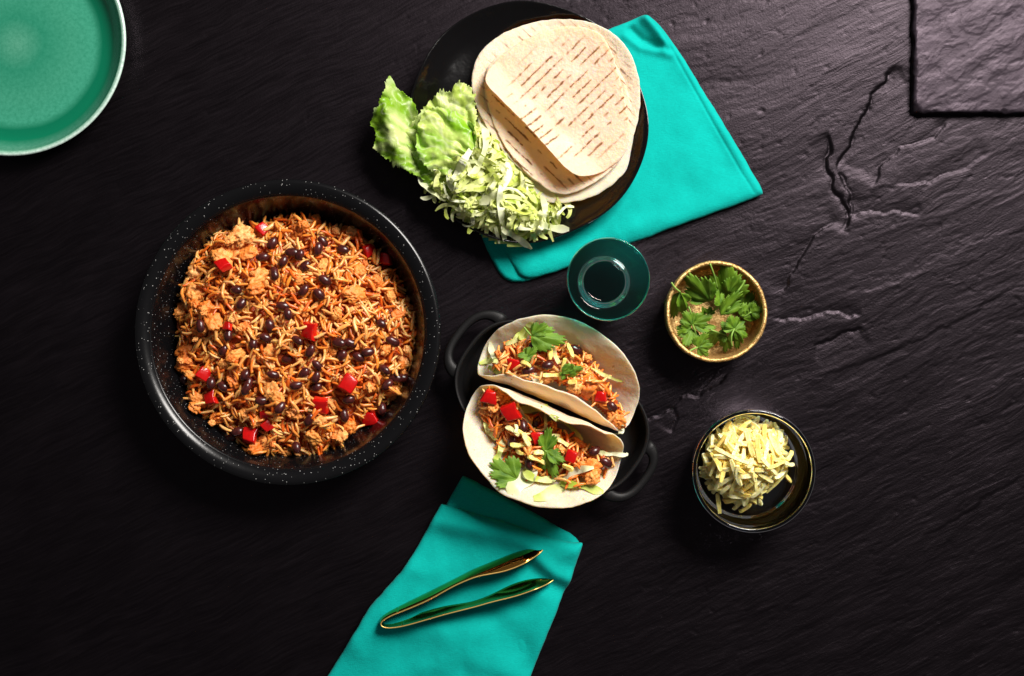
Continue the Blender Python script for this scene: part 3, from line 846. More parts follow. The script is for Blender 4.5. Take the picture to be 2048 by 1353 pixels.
def place_bean(pile, x, y, size, label, group):
    yaw = random.uniform(0, PI); (a, b, z) = pile.blob(x, y, size * 0.42, size * 0.31, 0.15)
    o = obj('black_bean', random.choice(BNM), None, None, (a, b, z), (random.uniform(-0.5, 0.5), random.uniform(-0.35, 0.35), yaw), (size / 2,) * 3)
    return tag(o, label, 'bean', group)
def place_chunk(pile, x, y, dia, label, group, sink=0.4, flat=0.75):
    (a, b, z) = pile.blob(x, y, dia * 0.5, dia * 0.36 * flat / 0.75, sink)
    o = obj('chicken_piece', random.choice(CHM), None, None, (a, b, z), (random.uniform(-.5, .5), random.uniform(-.5, .5), random.uniform(0, 6.28)), (dia / 2, dia / 2 * random.uniform(.8, 1), dia / 2 * flat))
    o.color = (*random.choice(CHCOL), 1)
    return tag(o, label, 'chicken', group)
def place_pepper(pile, x, y, size, label, tilt=None, group=None):
    (a, b, z) = pile.blob(x, y, size * 0.5, size * 0.26, 0.35)
    o = obj('red_pepper_piece', random.choice(PPM), None, None, (a, b, z), (random.uniform(-.45, .45), random.uniform(-.45, .45), random.uniform(0, 6.28)) if tilt is None else tilt, (size / 2,) * 3)
    return tag(o, label, 'pepper', group)
def place_cheese(pile, x, y, yaw, L, label, group, sink=0.35):
    (a, b, z), pitch = pile.capsule(x, y, yaw, L, 0.0017, sink, 0.7)
    o = obj('cheese_shred', random.choice(CSM)); f = random.uniform(0.85, 1.2)
    o.matrix_world = Matrix.Translation((a, b, z)) @ Matrix.Rotation(yaw, 4, 'Z') @ Matrix.Rotation(-pitch, 4, 'Y') @ Matrix.Rotation(random.uniform(-.6, .6), 4, 'X') @ Matrix.Diagonal((L, 0.021 * f, 0.025 * f, 1))
    o.color = (*random.choice(CSCOL), 1)
    return tag(o, label, 'cheese', group)

def ribbon_mesh(path, width, lift, twist, th=0.0004, cols=None, taper=True):
    """a curled strip of leaf with thickness along a 3-D path"""
    path = np.asarray(path); n = len(path); verts = []; colr = []; faces = []
    tang = np.gradient(path, axis=0); tang /= np.linalg.norm(tang, axis=1)[:, None] + 1e-9
    up = np.array([0, 0, 1.0])
    for i in range(n):
        t = i / (n - 1); s = np.cross(up, tang[i]); s /= np.linalg.norm(s) + 1e-9; nn = np.cross(tang[i], s)
        a = twist[0] + twist[1] * t; S = s * math.cos(a) + nn * math.sin(a); N = -s * math.sin(a) + nn * math.cos(a)
        w = width * (min(1, 0.50 + 3.2 * t, 0.50 + 3.2 * (1 - t)) if taper else 1) * (1 + 0.25 * math.sin(9 * t + twist[0] * 5))
        for (q, e) in ((-0.5, 0.0), (0.0, 0.06 * width), (0.5, 0.0)):
            verts.append(path[i] + S * w * q - N * e + N * th / 2)
        for (q, e) in ((0.5, 0.0), (0.0, 0.06 * width), (-0.5, 0.0)):
            verts.append(path[i] + S * w * q - N * e - N * th / 2)
        ca, cb = cols; k = 0.5 + 0.5 * math.sin(twist[0] * 7 + 4 * t)
        cc = np.array(ca) * (1 - k) + np.array(cb) * k
        colr += [np.array(ca) * .5 + cc * .5, cc, np.array(cb) * .5 + cc * .5, np.array(cb) * .5 + cc * .5, cc, np.array(ca) * .5 + cc * .5]
    for i in range(n - 1):
        for q in (0, 1, 3, 4):
            a = i * 6; faces.append((a + q, a + (q + 1) % 6, a + 6 + (q + 1) % 6, a + 6 + q))
    return mesh('lettuce_shred', verts, faces, colors=colr)
LCOL = [(lin(246, 246, 204), lin(230, 234, 150)), (lin(238, 240, 176), lin(210, 222, 100)), (lin(220, 230, 130), lin(184, 206, 70)), (lin(250, 250, 228), lin(242, 244, 196))]
def place_shred(pile, x, y, yaw, L, width, curve, label, group, lift=0.006, n=16, inside=None, cols=None):
    step = L / (n - 1); P = []; a = yaw; cx, cy = x, y; dc = random.uniform(-0.15, 0.15)
    for i in range(n):
        P.append((cx, cy)); a += curve / n + dc * math.sin(i * 0.9); cx += step * math.cos(a); cy += step * math.sin(a)
    P = np.array(P); P += np.array([x, y]) - P.mean(0)
    z = pile.at(P[:, 0], P[:, 1]) + 0.0012
    for _ in range(3): z = np.maximum(z, np.convolve(np.pad(z, 2, mode='edge'), [.1, .2, .4, .2, .1], 'valid'))
    z = z + lift * np.sin(np.linspace(0, PI, n)) * random.uniform(0.1, 1.0)
    for (xx, yy), zz in zip(P, z): pile.raise_(xx, yy, width * 0.4, zz + 0.0006, True)
    m = ribbon_mesh(np.column_stack([P, z]), width, lift, (random.uniform(-0.6, 0.6), random.uniform(-1.0, 1.0)), cols=cols or random.choice(LCOL))
    o = obj('lettuce_shred', m, MAT['lettuce'])
    return tag(o, label, 'lettuce shred', group)

# ------------------------------------------------------------------ large speckled pan with the rice dish
PC = W(575, 665, 0.055)
pan = thing('serving_pan', 'large round black speckled enamel pan filled with chicken rice and beans', 'pan', (PC.x, PC.y, 0))
inner = fillet([(0, 0.0045), (0.108, 0.0045), (0.118, 0.012), (0.1285, 0.046), (0.1315, 0.0535), (0.1350, 0.0548)], 6, 0.45, 0.006)
outer = fillet([(0.1350, 0.0545), (0.1330, 0.050), (0.122, 0.010), (0.110, 0.0012), (0, 0.0012)], 5, 0.4, 0.006)
lathe_obj('body', inner + outer, MAT['enamel'], (0, 0, 0), pan, 192)
rimp = fillet([(0.1325, 0.0556), (0.1445, 0.0562), (0.1472, 0.0545), (0.1474, 0.0505), (0.1462, 0.0500), (0.1455, 0.0535), (0.1325, 0.0540)], 5, 0.4)
lathe_obj('rim', rimp, MAT['enamel'], (0, 0, 0), pan, 192, None, True)

def C1(cx, cy, z=0.04):    # coordinates traced on an enlargement of the pan
    return W(260 + cx / 2.114, 350 + cy / 2.114, z)
CLOCK = ['twelve', 'one', 'two', 'three', 'four', 'five', 'six', 'seven', 'eight', 'nine', 'ten', 'eleven']
def where(x, y, cx, cy, R):
    dx, dy = x - cx, y - cy; r = math.hypot(dx, dy) / R
    k = int(round((math.degrees(math.atan2(dx, dy)) % 360) / 30)) % 12
    if r < 0.22: return 'in the middle of the big pan'
    return ("midway out" if r < 0.62 else "near the rim") + f" at {CLOCK[k]} o'clock in the big pan"

def rice_dish():
    cx, cy = PC.x, PC.y - 0.003
    pile = Pile(cx - 0.14, cx + 0.14, cy - 0.14, cy + 0.14, 0.001)
    A = np.arctan2(pile.Y - cy, pile.X - cx); R = np.hypot(pile.X - cx, pile.Y - cy)
    Rm = 0.120 * (1 + 0.030 * np.sin(3 * A + 1) + 0.028 * np.sin(5 * A + 2.2) + 0.02 * np.sin(9 * A) + 0.015 * np.sin(14 * A + 1))
    t = np.clip(R / Rm, 0, 1)
    base = 0.0100 + 0.030 * (1 - t ** 3.4) + 0.0035 * fbm(pile.X * 38, pile.Y * 38, 3, 6) * (1 - t ** 4)
    up = np.exp(-(((pile.X - (cx - 0.05)) / 0.05) ** 2 + ((pile.Y - (cy + 0.045)) / 0.05) ** 2)); base += 0.007 * up
    base = np.where(R < Rm, base, 0.0045); pile.Z = base.copy()
    inside = lambda x, y: math.hypot(x - cx, y - cy) < 0.120 * (1 + 0.03 * math.sin(3 * math.atan2(y - cy, x - cx) + 1) + .028 * math.sin(5 * math.atan2(y - cy, x - cx) + 2.2) + .02 * math.sin(9 * math.atan2(y - cy, x - cx)))
    # the sauce-soaked body of the mound
    st = 3; gx = pile.X[::st, ::st]; gy = pile.Y[::st, ::st]; gz = base[::st, ::st] - 0.001
    V = np.column_stack([gx.ravel(), gy.ravel(), gz.ravel()]); ny, nx = gx.shape; ok = (R[::st, ::st] < 0.1225).ravel()
    F = []
    for j in range(ny - 1):
        for i in range(nx - 1):
            q = (j * nx + i, j * nx + i + 1, (j + 1) * nx + i + 1, (j + 1) * nx + i)
            if all(ok[k] for k in q): F.append(q)
    so = obj('sauce', mesh('sauce', V, F), MAT['sauce']); tag(so, 'brown-orange sauce soaking the rice at the bottom of the big pan', 'sauce', None, 'stuff')
    acc = new_acc(); gl = 'long orange-tinted rice grain lying on top in the big speckled pan'; gg = 'rice grains in the big pan'
    def rnd():
        while True:
            x = cx + random.uniform(-.128, .128); y = cy + random.uniform(-.128, .128)
            if inside(x, y): return x, y
    def scatter(n, single=False, avoid=None, zmax=None):
        k = 0; tries = 0
        while k < n and tries < n * 12:
            tries += 1; x, y = rnd()
            if avoid is not None and any((x - a) ** 2 + (y - b) ** 2 < c * c for a, b, c in avoid): continue
            place_grain(pile, x, y, random.uniform(0, PI), random.uniform(0.0105, 0.0165), single, gl, gg, acc, 0.75); k += 1
    scatter(1300)
    chunks = [(450, 300, 120), (400, 350, 100), (480, 260, 90), (555, 440, 105), (545, 485, 90), (710, 240, 110), (770, 180, 80), (735, 215, 80), (860, 230, 70), (265, 410, 80), (270, 500, 90), (330, 570, 110), (360, 620, 90), (280, 550, 80), (190, 580, 60), (290, 660, 90), (215, 740, 80), (220, 800, 90), (240, 845, 65), (455, 760, 90), (400, 800, 70), (600, 750, 70), (490, 650, 60), (955, 505, 90), (1095, 510, 75), (1130, 590, 75), (880, 590, 75), (960, 400, 60), (735, 570, 60), (690, 490, 60), (605, 915, 95), (632, 950, 75), (695, 1010, 80), (540, 1045, 60), (1010, 900, 90), (770, 1110, 80), (800, 1040, 60), (925, 1070, 95), (880, 1105, 80), (560, 1140, 90), (525, 1160, 65), (355, 1030, 90), (272, 950, 80), (268, 985, 65), (1165, 740, 65), (1150, 790, 65), (1080, 740, 80), (960, 725, 65), (440, 870, 70), (850, 970, 55), (640, 1180, 60), (700, 1185, 50), (480, 1010, 50), (930, 240, 60), (1040, 450, 60), (820, 380, 60), (345, 330, 60), (500, 330, 80), (430, 280, 70)]
    keep = []
    for q, (a, b, s) in enumerate(chunks):
        p = C1(a, b); dia = s / 2.114 * PXM * 0.84
        place_chunk(pile, p.x, p.y, dia, 'browned chicken clump ' + where(p.x, p.y, cx, cy, 0.12), 'minced chicken clumps in the big pan', 0.22)
        keep.append((p.x, p.y, dia * 0.46))
    for q in range(90):      # crumbs of the same chicken
        x, y = rnd(); place_chunk(pile, x, y, random.uniform(0.005, 0.010), 'small chicken crumb ' + where(x, y, cx, cy, 0.12), 'small chicken crumbs in the big pan', 0.4)
    scatter(480, avoid=keep)
    beans = [(600, 290), (565, 350), (655, 368), (690, 330), (722, 342), (742, 388), (620, 420), (810, 280), (795, 314), (898, 315), (828, 448), (806, 508), (740, 490), (485, 545), (655, 555), (680, 592), (425, 675), (530, 715), (580, 690), (718, 700), (400, 742), (768, 745), (668, 780), (890, 710), (970, 772), (1010, 750), (1060, 628), (1110, 705), (1075, 825), (1148, 862), (1085, 888), (205, 870), (395, 895), (495, 845), (505, 882), (615, 845), (740, 838), (795, 855), (715, 888), (790, 895), (800, 805), (925, 950), (900, 1018), (1057, 990), (760, 1035), (650, 980), (412, 1118), (448, 1088), (700, 1155), (310, 640), (935, 712), (895, 765), (565, 955), (345, 880), (600, 640), (460, 490), (1120, 860), (500, 905)]
    for a, b in beans:
        p = C1(a, b); place_bean(pile, p.x, p.y, random.uniform(0.0124, 0.0148), 'glossy black bean ' + where(p.x, p.y, cx, cy, 0.12), 'black beans in the big pan')
        keep.append((p.x, p.y, 0.0085))
    for a, b, s, lab in [(553, 228, 52, 'dark red pepper cube at the top of the big pan beside the chicken mound'), (1003, 315, 50, 'red pepper piece at the upper edge of the big pan, one o\'clock'), (405, 385, 55, 'red pepper sliver half hidden under the chicken mound'), (425, 642, 38, 'tiny red pepper bit beside a bean, left part of the pan'), (765, 662, 72, 'large red pepper piece crossed by rice in the middle of the big pan'), (310, 845, 58, 'red pepper square at the nine o\'clock side of the big pan'), (342, 948, 58, 'red pepper square under rice at the eight o\'clock side of the pan'), (927, 882, 72, 'shiny red pepper square with white highlight, the glossiest in the pan'), (808, 975, 66, 'bright red pepper triangle below the bean cluster in the pan'), (1006, 1035, 68, 'red pepper square closest to the lower right edge of the pan'), (505, 1105, 66, 'red pepper wedge at the lower left edge of the pan'), (583, 1062, 46, 'small red pepper scrap beside the lower chicken pieces'), (570, 1018, 40, 'thin red pepper strip above the small pepper scrap'), (1072, 352, 52, 'deep red pepper piece against the upper right pan wall'), (852, 560, 30, 'tiny red pepper crumb right of the pan centre')]:
        p = C1(a, b); sz = s / 2.114 * PXM * 0.97
        place_pepper(pile, p.x, p.y, sz, lab, (random.uniform(-.6, .6), random.uniform(-.6, .6), random.uniform(-.6, .9)))
        keep.append((p.x, p.y, sz * 0.46))
    scatter(330, avoid=keep)
    scatter(220, True, avoid=keep)
    flush_grains(acc, 'rice', 'dense orange rice filling the big pan beneath the top grains')
rice_dish()

# ------------------------------------------------------------------ lettuce on the black plate
def leaf_sheet(name, outline_px, zpx, zf, ca, cb, edge, label, seed, jag=0.0026, veins=1.0):
    pl = resample(pxpoly(outline_px, zpx), 260, True, 1); cen = pl.mean(0); d0 = pl - cen
    pl = pl + d0 / np.linalg.norm(d0, axis=1)[:, None] * (jag * (np.abs(fbm(pl[:, 0] * 230, pl[:, 1] * 170, 3, seed)) * 2 - 0.4))[:, None]
    def z(P, R):
        ruf = 0.0045 * R ** 2 * fbm(P[:, 0] * 75, P[:, 1] * 75, 2, seed + 1) + 0.0007 * fbm(P[:, 0] * 130, P[:, 1] * 130, 2, seed + 2)
        an = np.arctan2(P[:, 1] - cen[1] + 0.02, P[:, 0] - cen[0] - 0.035)
        ruf = ruf + 0.0060 * sstep(0.2, 1.0, R) * (np.abs(np.sin(an * 8 + 2.2 * fbm(P[:, 0] * 40, P[:, 1] * 40, 2, seed + 7))) - 0.5)
        return zf(P, R) + ruf
    v, f, P, R = radial_sheet(pl, 36, z, 0.0005, cen, 0.8)
    root = cen + np.array([0.05, -0.03]); an = np.arctan2(P[:, 1] - root[1], P[:, 0] - root[0]); ra = np.hypot(P[:, 0] - root[0], P[:, 1] - root[1])
    t = np.clip(0.5 + 1.0 * fbm(an * 5 + 9, ra * 30, 4, seed + 3) + edge * (R - 0.5), 0, 1)[:, None]
    vein = np.clip(1 - np.abs(fbm(an * 4 + 0.6 * fbm(P[:, 0] * 50, P[:, 1] * 50, 2, seed), ra * 14, 2, seed + 4)) * 8, 0, 1)[:, None] * 0.55 * veins
    col = np.array(ca) * (1 - t) + np.array(cb) * t
    col = col * (1 - vein) + np.array(lin(238, 242, 205)) * vein
    o = obj(name, mesh(name, v, f, colors=col), MAT['lettuce'])
    return tag(o, label, 'lettuce leaf')
def tilt(P, cxy, zc, gx, gy, k=0.0):
    c = W(*cxy, 0.03); return zc + gx * (P[:, 0] - c.x) + gy * (P[:, 1] - c.y) + k * ((P[:, 0] - c.x) ** 2 + (P[:, 1] - c.y) ** 2)
pale = lin(222, 232, 160); green = lin(140, 186, 40); mid = lin(190, 212, 96)
LZ = PLZ + 0.016
leaf_sheet('lettuce_leaf', [(775, 153), (786, 156), (792, 176), (815, 190), (832, 212), (838, 240), (834, 270), (828, 292), (832, 322), (850, 346), (862, 362), (845, 358), (800, 337), (770, 314), (746, 298), (752, 280), (748, 256), (738, 250), (746, 225), (760, 212), (765, 195), (772, 185)], 0.04,
           lambda P, R: tilt(P, (800, 260), LZ + 0.016, -0.10, 0.04) + 0.008 * np.cos((P[:, 0] * 0.9 + P[:, 1] * 0.3) * 170 + 1.2), pale, green, 0.7, 'ruffled green lettuce leaf sticking out over the black plate edge', 120)
leaf_sheet('lettuce_leaf', [(806, 268), (840, 226), (870, 192), (893, 184), (912, 188), (906, 166), (928, 166), (947, 186), (955, 240), (950, 300), (900, 320), (850, 340), (828, 332), (812, 308)], 0.035,
           lambda P, R: tilt(P, (880, 250), LZ + 0.012, 0.05, 0.06), pale, mid, 0.25, 'pale lettuce leaf behind the bright green one, next to tortillas', 140)
leaf_sheet('lettuce_leaf', [(828, 300), (850, 320), (905, 345), (930, 370), (915, 395), (875, 388), (846, 362), (830, 335)], 0.035,
           lambda P, R: tilt(P, (870, 350), LZ + 0.012, 0.1, 0.05), mid, green, 0.4, 'curled green lettuce leaf tucked under the shredded heap', 160)
leaf_sheet('lettuce_leaf', [(848, 219), (892, 216), (932, 235), (955, 262), (948, 305), (915, 340), (880, 354), (850, 334), (833, 305), (833, 262)], 0.045,
           lambda P, R: tilt(P, (885, 285), LZ + 0.026, 0.06, 0.03, -3.0), lin(214, 230, 130), lin(142, 196, 34), 0.1, 'bright green glistening lettuce leaf on top of the leaf stack', 180, 0.0012)

def lettuce_heap():
    a = W(830, 500, 0.03); b = W(1160, 200, 0.03)
    pile = Pile(a.x, b.x, a.y, b.y, 0.001)
    c = W(975, 365, 0.03); g = math.radians(-52)
    X = (pile.X - c.x) * math.cos(g) + (pile.Y - c.y) * math.sin(g); Y = -(pile.X - c.x) * math.sin(g) + (pile.Y - c.y) * math.cos(g)
    r2 = (X / 0.082) ** 2 + (Y / 0.050) ** 2
    pile.Z = PLZ + 0.008 + 0.022 * np.clip(1 - r2, 0, 1) ** 0.7
    pr = np.hypot(pile.X - PLC.x, pile.Y - PLC.y); pile.Z = np.maximum(pile.Z, PLZ + 0.006 + 0.015 * sstep(0.09, 0.118, pr))
    poly = pxpoly([(868, 330), (900, 300), (935, 250), (965, 245), (985, 285), (1015, 330), (1060, 370), (1110, 400), (1135, 412), (1120, 440), (1098, 462), (1060, 474), (1010, 462), (955, 462), (905, 425), (858, 385)], 0.035)
    st = 3; gx = pile.X[::st, ::st]; gy = pile.Y[::st, ::st]; gz = pile.Z[::st, ::st] - 0.001 + 0.002 * fbm(gx * 120, gy * 120, 2, 4); ok = (r2 < 0.8)[::st, ::st].ravel(); ny, nx = gx.shape; F = []
    for j in range(ny - 1):
        for i in range(nx - 1):
            q = (j * nx + i, j * nx + i + 1, (j + 1) * nx + i + 1, (j + 1) * nx + i)
            if all(ok[t] for t in q): F.append(q)
    lm = obj('lettuce', mesh('lettuce', np.column_stack([gx.ravel(), gy.ravel(), gz.ravel()]), F, colors=np.tile(lin(206, 220, 120), (gx.size, 1))), MAT['lettuce'])  # pale green filler sheet added under the shreds to keep the gaps from going black
    tag(lm, 'added pale green filler inside the shredded lettuce heap, lightening its dark gaps', 'lettuce', None, 'stuff')
    lab = 'thin pale green lettuce shred in the heap on the black plate'; grp = 'lettuce shreds on the black plate'
    k = 0
    while k < 250:
        x = random.uniform(a.x, b.x); y = random.uniform(a.y, b.y)
        if not inside_poly(np.array([[x, y]]), poly)[0]: continue
        edge = dist_poly(np.array([[x, y]]), poly)[0][0]
        L = random.uniform(0.022, 0.055) if edge > 0.012 else random.uniform(0.014, 0.028)
        place_shred(pile, x, y, random.uniform(0, 2 * PI), L, random.choice((0.0022, 0.003, 0.0040, 0.0054)) * random.uniform(.85, 1.2), random.uniform(-3.4, 3.4), lab, grp, 0.004, 16, None, LCOL[random.choice((0, 0, 1, 1, 1, 2, 3))]); k += 1
    # long strips lying on top
    W1 = LCOL[3]
    for (px, py, yaw, L, w, cv, lb) in [
        (962, 290, -0.9, 0.075, 0.0062, -1.6, 'wide white lettuce strip curling beside the tortilla stack'),
        (998, 375, 0.1, 0.055, 0.0080, 1.7, 'broad white lettuce strip bowed across the shredded heap'),
        (1004, 430, -1.5, 0.052, 0.0064, 0.2, 'straight white lettuce strip pointing down the heap'),
        (925, 335, 1.0, 0.042, 0.0072, 0.2, 'pale lettuce strip next to the bright green leaf'),
        (860, 378, -1.0, 0.040, 0.0050, 0.8, 'looped lettuce strip at the plate edge below the leaves'),
        (1085, 430, 0.9, 0.042, 0.0050, 1.2, 'lettuce strip curling below the lowest tortilla edge'),
        (1098, 455, -0.15, 0.040, 0.0070, 0.1, 'lettuce strip poking out towards the teal napkin'),
        (1035, 478, -0.5, 0.034, 0.0068, -0.3, 'lowest lettuce strip hanging over the plate edge')]:
        p = W(px, py, 0.035); place_shred(pile, p.x, p.y, yaw, L, w, cv, lb, None, 0.004, 22, None, W1)
lettuce_heap()

# ------------------------------------------------------------------ cast-iron dish with two tacos
DC = W(1104, 815, 0.036); DA = math.radians(-36)
def dish_r(a):      # oval outline of the dish, long axis through the handles
    c, q = abs(math.cos(a - DA)), abs(math.sin(a - DA)); e = 2.6
    return ((c / 0.1015) ** e + (q / 0.0640) ** e) ** (-1 / e)
def dish_wob(v):
    v = v.copy(); f = np.array([dish_r(a) for a in np.arctan2(v[:, 1], v[:, 0])]) / 0.0965
    v[:, 0] *= f; v[:, 1] *= f; return v
dish = thing('cast_iron_dish', 'small oval black cast-iron dish with two loop handles under the tacos', 'dish', (DC.x, DC.y, 0))
dp = fillet([(0, 0.006), (0.078, 0.006), (0.088, 0.011), (0.0925, 0.0348), (0.0950, 0.0362), (0.0965, 0.0348), (0.0930, 0.010), (0.083, 0.0012), (0, 0.0012)], 5, 0.4, 0.006)
lathe_obj('body', dp, MAT['iron'], (0, 0, 0), dish, 160, dish_wob)
def loop_handle(ang, out, half):
    n = 40; sec = 12; V = []; F = []
    pts = []
    for i in range(n + 1):
        t = -1 + 2 * i / n; a = t * half
        r = dish_r(ang + a) - 0.002 + out * max(0, 1 - abs(t) ** 3.2) ** 0.6
        pts.append((r * math.cos(ang + a), r * math.sin(ang + a), 0.0300 - 0.003 * (1 - t * t)))
    P = np.array(pts); T = np.gradient(P, axis=0); T /= np.linalg.norm(T, axis=1)[:, None]
    for i in range(n + 1):
        s = np.cross([0, 0, 1], T[i]); s /= np.linalg.norm(s)
        w = 0.0042 + 0.0030 * abs(-1 + 2 * i / n) ** 6
        for q in range(sec):
            a = 2 * PI * q / sec; cx = math.copysign(abs(math.cos(a)) ** 0.7, math.cos(a)); cz = math.copysign(abs(math.sin(a)) ** 0.7, math.sin(a))
            V.append(P[i] + s * w * cx + np.array([0, 0, 1]) * 0.0045 * cz)
    for i in range(n):
        for q in range(sec):
            F.append((i * sec + q, i * sec + (q + 1) % sec, (i + 1) * sec + (q + 1) % sec, (i + 1) * sec + q))
    F.append(tuple(range(sec - 1, -1, -1))); F.append(tuple(n * sec + q for q in range(sec)))
    obj('handle', mesh('handle', V, F), MAT['iron'], dish)
loop_handle(math.radians(140), 0.0165, 0.35)
loop_handle(math.radians(-40), 0.0160, 0.31)

EU = np.array([0.92, -0.392]); EW = np.array([0.392, 0.92])
def taco(name, org_px, zorg, curve, R, bow, label, seed, ruff=0.0012, thick=0.0021, ulean=0.0):
    o2 = np.array(W(*org_px, zorg)[:2]); cv = np.array(curve, float)
    cv = resample(cv, 200, False, 3); L = np.concatenate([[0], np.cumsum(np.linalg.norm(np.diff(cv, axis=0), axis=1))]); half = L[-1] / 2
    s = L - half      # arc length from the middle of the disc
    n = 240; rings = 56
    ang = np.arange(n) * 2 * PI / n; rho = np.linspace(0, 1, rings + 1)[1:] ** 0.85
    edge = 1 + 0.010 * fbm(np.cos(ang) * 3 + 5, np.sin(ang) * 3 + 5, 3, seed)
    U = np.concatenate([[0]] + [R * r * edge * np.cos(ang) for r in rho]); Vv = np.concatenate([[0]] + [half * r * edge * np.sin(ang) for r in rho])
    RR = np.concatenate([[0], np.repeat(rho, n)])
    # curve nodes, tangent and normal at each v
    w = np.interp(Vv, s, cv[:, 0]); z = np.interp(Vv, s, cv[:, 1])
    dw = np.gradient(cv[:, 0], L); dz = np.gradient(cv[:, 1], L); tw = np.interp(Vv, s, dw); tz = np.interp(Vv, s, dz)
    nl = np.hypot(tw, tz); nw, nz = -tz / nl, tw / nl
    wob = ruff * fbm(U * 40 + seed, Vv * 40, 3, seed) + 0.0035 * (RR ** 3) * fbm(U * 22, Vv * 22, 2, seed + 3)
    z = z + bow * (U / R) ** 2
    w = w + ulean * (U / R)
    def pos(off):
        ww = w + nw * (wob + off); zz = z + nz * (wob + off)
        return np.column_stack([o2[0] + EU[0] * U + EW[0] * ww, o2[1] + EU[1] * U + EW[1] * ww, zz])
    th = thick * (1 - 0.4 * sstep(0.96, 1.0, RR))
    up = np.array([1.0 if True else -1.0])
    A = pos(th / 2); B = pos(-th / 2); N = len(A); F = []
    for k in range(n):
        k2 = (k + 1) % n; F.append((0, 1 + k, 1 + k2)); F.append((N, N + 1 + k2, N + 1 + k))
    for r in range(rings - 1):
        a = 1 + r * n; b = a + n
        for k in range(n):
            k2 = (k + 1) % n; F.append((a + k, b + k, b + k2, a + k2)); F.append((N + a + k, N + a + k2, N + b + k2, N + b + k))
    a = 1 + (rings - 1) * n
    for k in range(n):
        k2 = (k + 1) % n; F.append((a + k, N + a + k, N + a + k2, a + k2))
    o = obj(name, mesh(name, np.vstack([A, B]), F), MAT['tortilla']); tag(o, label, 'taco shell')
    return A
tA = taco('taco_shell', (1102, 800), 0.04, [(0.012, 0.074), (0.003, 0.054), (-0.004, 0.032), (0.004, 0.0125), (0.023, 0.0130), (0.046, 0.032), (0.062, 0.048), (0.080, 0.062)], 0.0800, 0.020, 'upper folded flour tortilla of the two tacos in the cast-iron dish', 5)
tB = taco('taco_shell', (1104, 832), 0.04, [(0.002, 0.076), (0.008, 0.054), (0.004, 0.030), (-0.010, 0.0145), (-0.028, 0.0145), (-0.046, 0.032), (-0.063, 0.050), (-0.086, 0.065)][::-1], 0.0790, 0.032, 'lower wide-open folded flour tortilla of the two tacos in the dish', 15)

# ------------------------------------------------------------------ coriander leaves
def leaf_mesh(k, spread=1.0):
    rs = random.Random(900 + k); n = 73; rings = 8; V = [(0, 0, 0)]; C = []; F = []
    amax = math.radians(88 * spread); lob = [(-0.58, 0.84), (0.0, 1.0), (0.58, 0.86)]
    ph = rs.uniform(0, 6)
    def rad(a):
        u = a / amax; r = 0.0
        for c, h in lob:
            d = abs(u - c) / 0.41
            if d < 1: r = max(r, h * (1 - d ** 2.5) ** 0.5)
        r = max(r, 0.52 * max(0, 1 - abs(u)) ** 0.5 + 0.16)
        tooth = abs(((u * 7.5 + ph) % 1.0) - 0.5) * 2
        return r * (1 - 0.15 * tooth ** 1.3)
    dark = np.array(lin(54, 100, 16)); lite = np.array(lin(140, 180, 48)); rib = np.array(lin(160, 196, 84))
    C.append(lite); cup = rs.uniform(-0.35, 0.25); roll = rs.uniform(0.1, 0.5) * rs.choice((-1, 1))
    for r in range(1, rings + 1):
        t = r / rings
        for i in range(n):
            a = -amax + 2 * amax * i / (n - 1); R = rad(a) * t; x = math.sin(a) * R; y = math.cos(a) * R
            z = cup * (x * x + 0.6 * y * y) * 0.8 + roll * x * 0.25 + 0.05 * mnoise.noise(Vector((x * 4, y * 4, k * 3.0))) + 0.035 * math.cos(a * 7) * t
            V.append((x, y, z))
            ribf = max(math.exp(-(a / 0.05) ** 2), math.exp(-((abs(a) - 0.62 * amax) / 0.05) ** 2), 0.6 * math.exp(-((abs(a) - 0.3 * amax) / 0.035) ** 2)) * (1 - t * 0.6)
            nz = 0.5 + 0.6 * mnoise.noise(Vector((x * 3, y * 3, 5 + k)))
            c = dark * (1 - nz) + lite * nz; C.append(c * (1 - 0.6 * ribf) + rib * 0.6 * ribf)
    for i in range(n - 1): F.append((0, 2 + i, 1 + i))
    for r in range(rings - 1):
        a = 1 + r * n; b = a + n
        for i in range(n - 1): F.append((a + i, a + i + 1, b + i + 1, b + i))
    V = np.array(V); N = len(V)
    # a second skin gives the blade its thickness
    V2 = V - np.array([0, 0, 0.014]); F2 = [tuple(i + N for i in reversed(f)) for f in F]
    rimi = [0] + [1 + r * n for r in range(rings)] + [1 + (rings - 1) * n + i for i in range(1, n)] + [1 + r * n + n - 1 for r in range(rings - 2, -1, -1)]
    for q in range(len(rimi)):
        a, b = rimi[q], rimi[(q + 1) % len(rimi)]; F.append((a, b, b + N, a + N))
    m = mesh('leaf', np.vstack([V, V2]), F + F2, colors=np.vstack([C, C])); m.materials.append(MAT['coriander']); return m
LFM = [leaf_mesh(k, s) for k, s in enumerate([1.0, 0.9, 0.72, 1.0, 0.8, 0.6])]
def stem_mesh(pts, r=0.0009):
    P = resample(np.array(pts, float), 14, False, 2); T = np.gradient(P, axis=0); T /= np.linalg.norm(T, axis=1)[:, None]; V = []; F = []; C = []
    for i in range(len(P)):
        s = np.cross(T[i], [0.1, 0.2, 1]); s /= np.linalg.norm(s); u = np.cross(s, T[i])
        for q in range(6):
            a = q * PI / 3; V.append(P[i] + r * (math.cos(a) * s + math.sin(a) * u)); C.append(lin(150, 188, 84))
    for i in range(len(P) - 1):
        for q in range(6): F.append((i * 6 + q, i * 6 + (q + 1) % 6, i * 6 + 6 + (q + 1) % 6, i * 6 + 6 + q))
    F.append((5, 4, 3, 2, 1, 0)); F.append(tuple((len(P) - 1) * 6 + q for q in range(6)))
    return mesh('stem', V, F, colors=C)
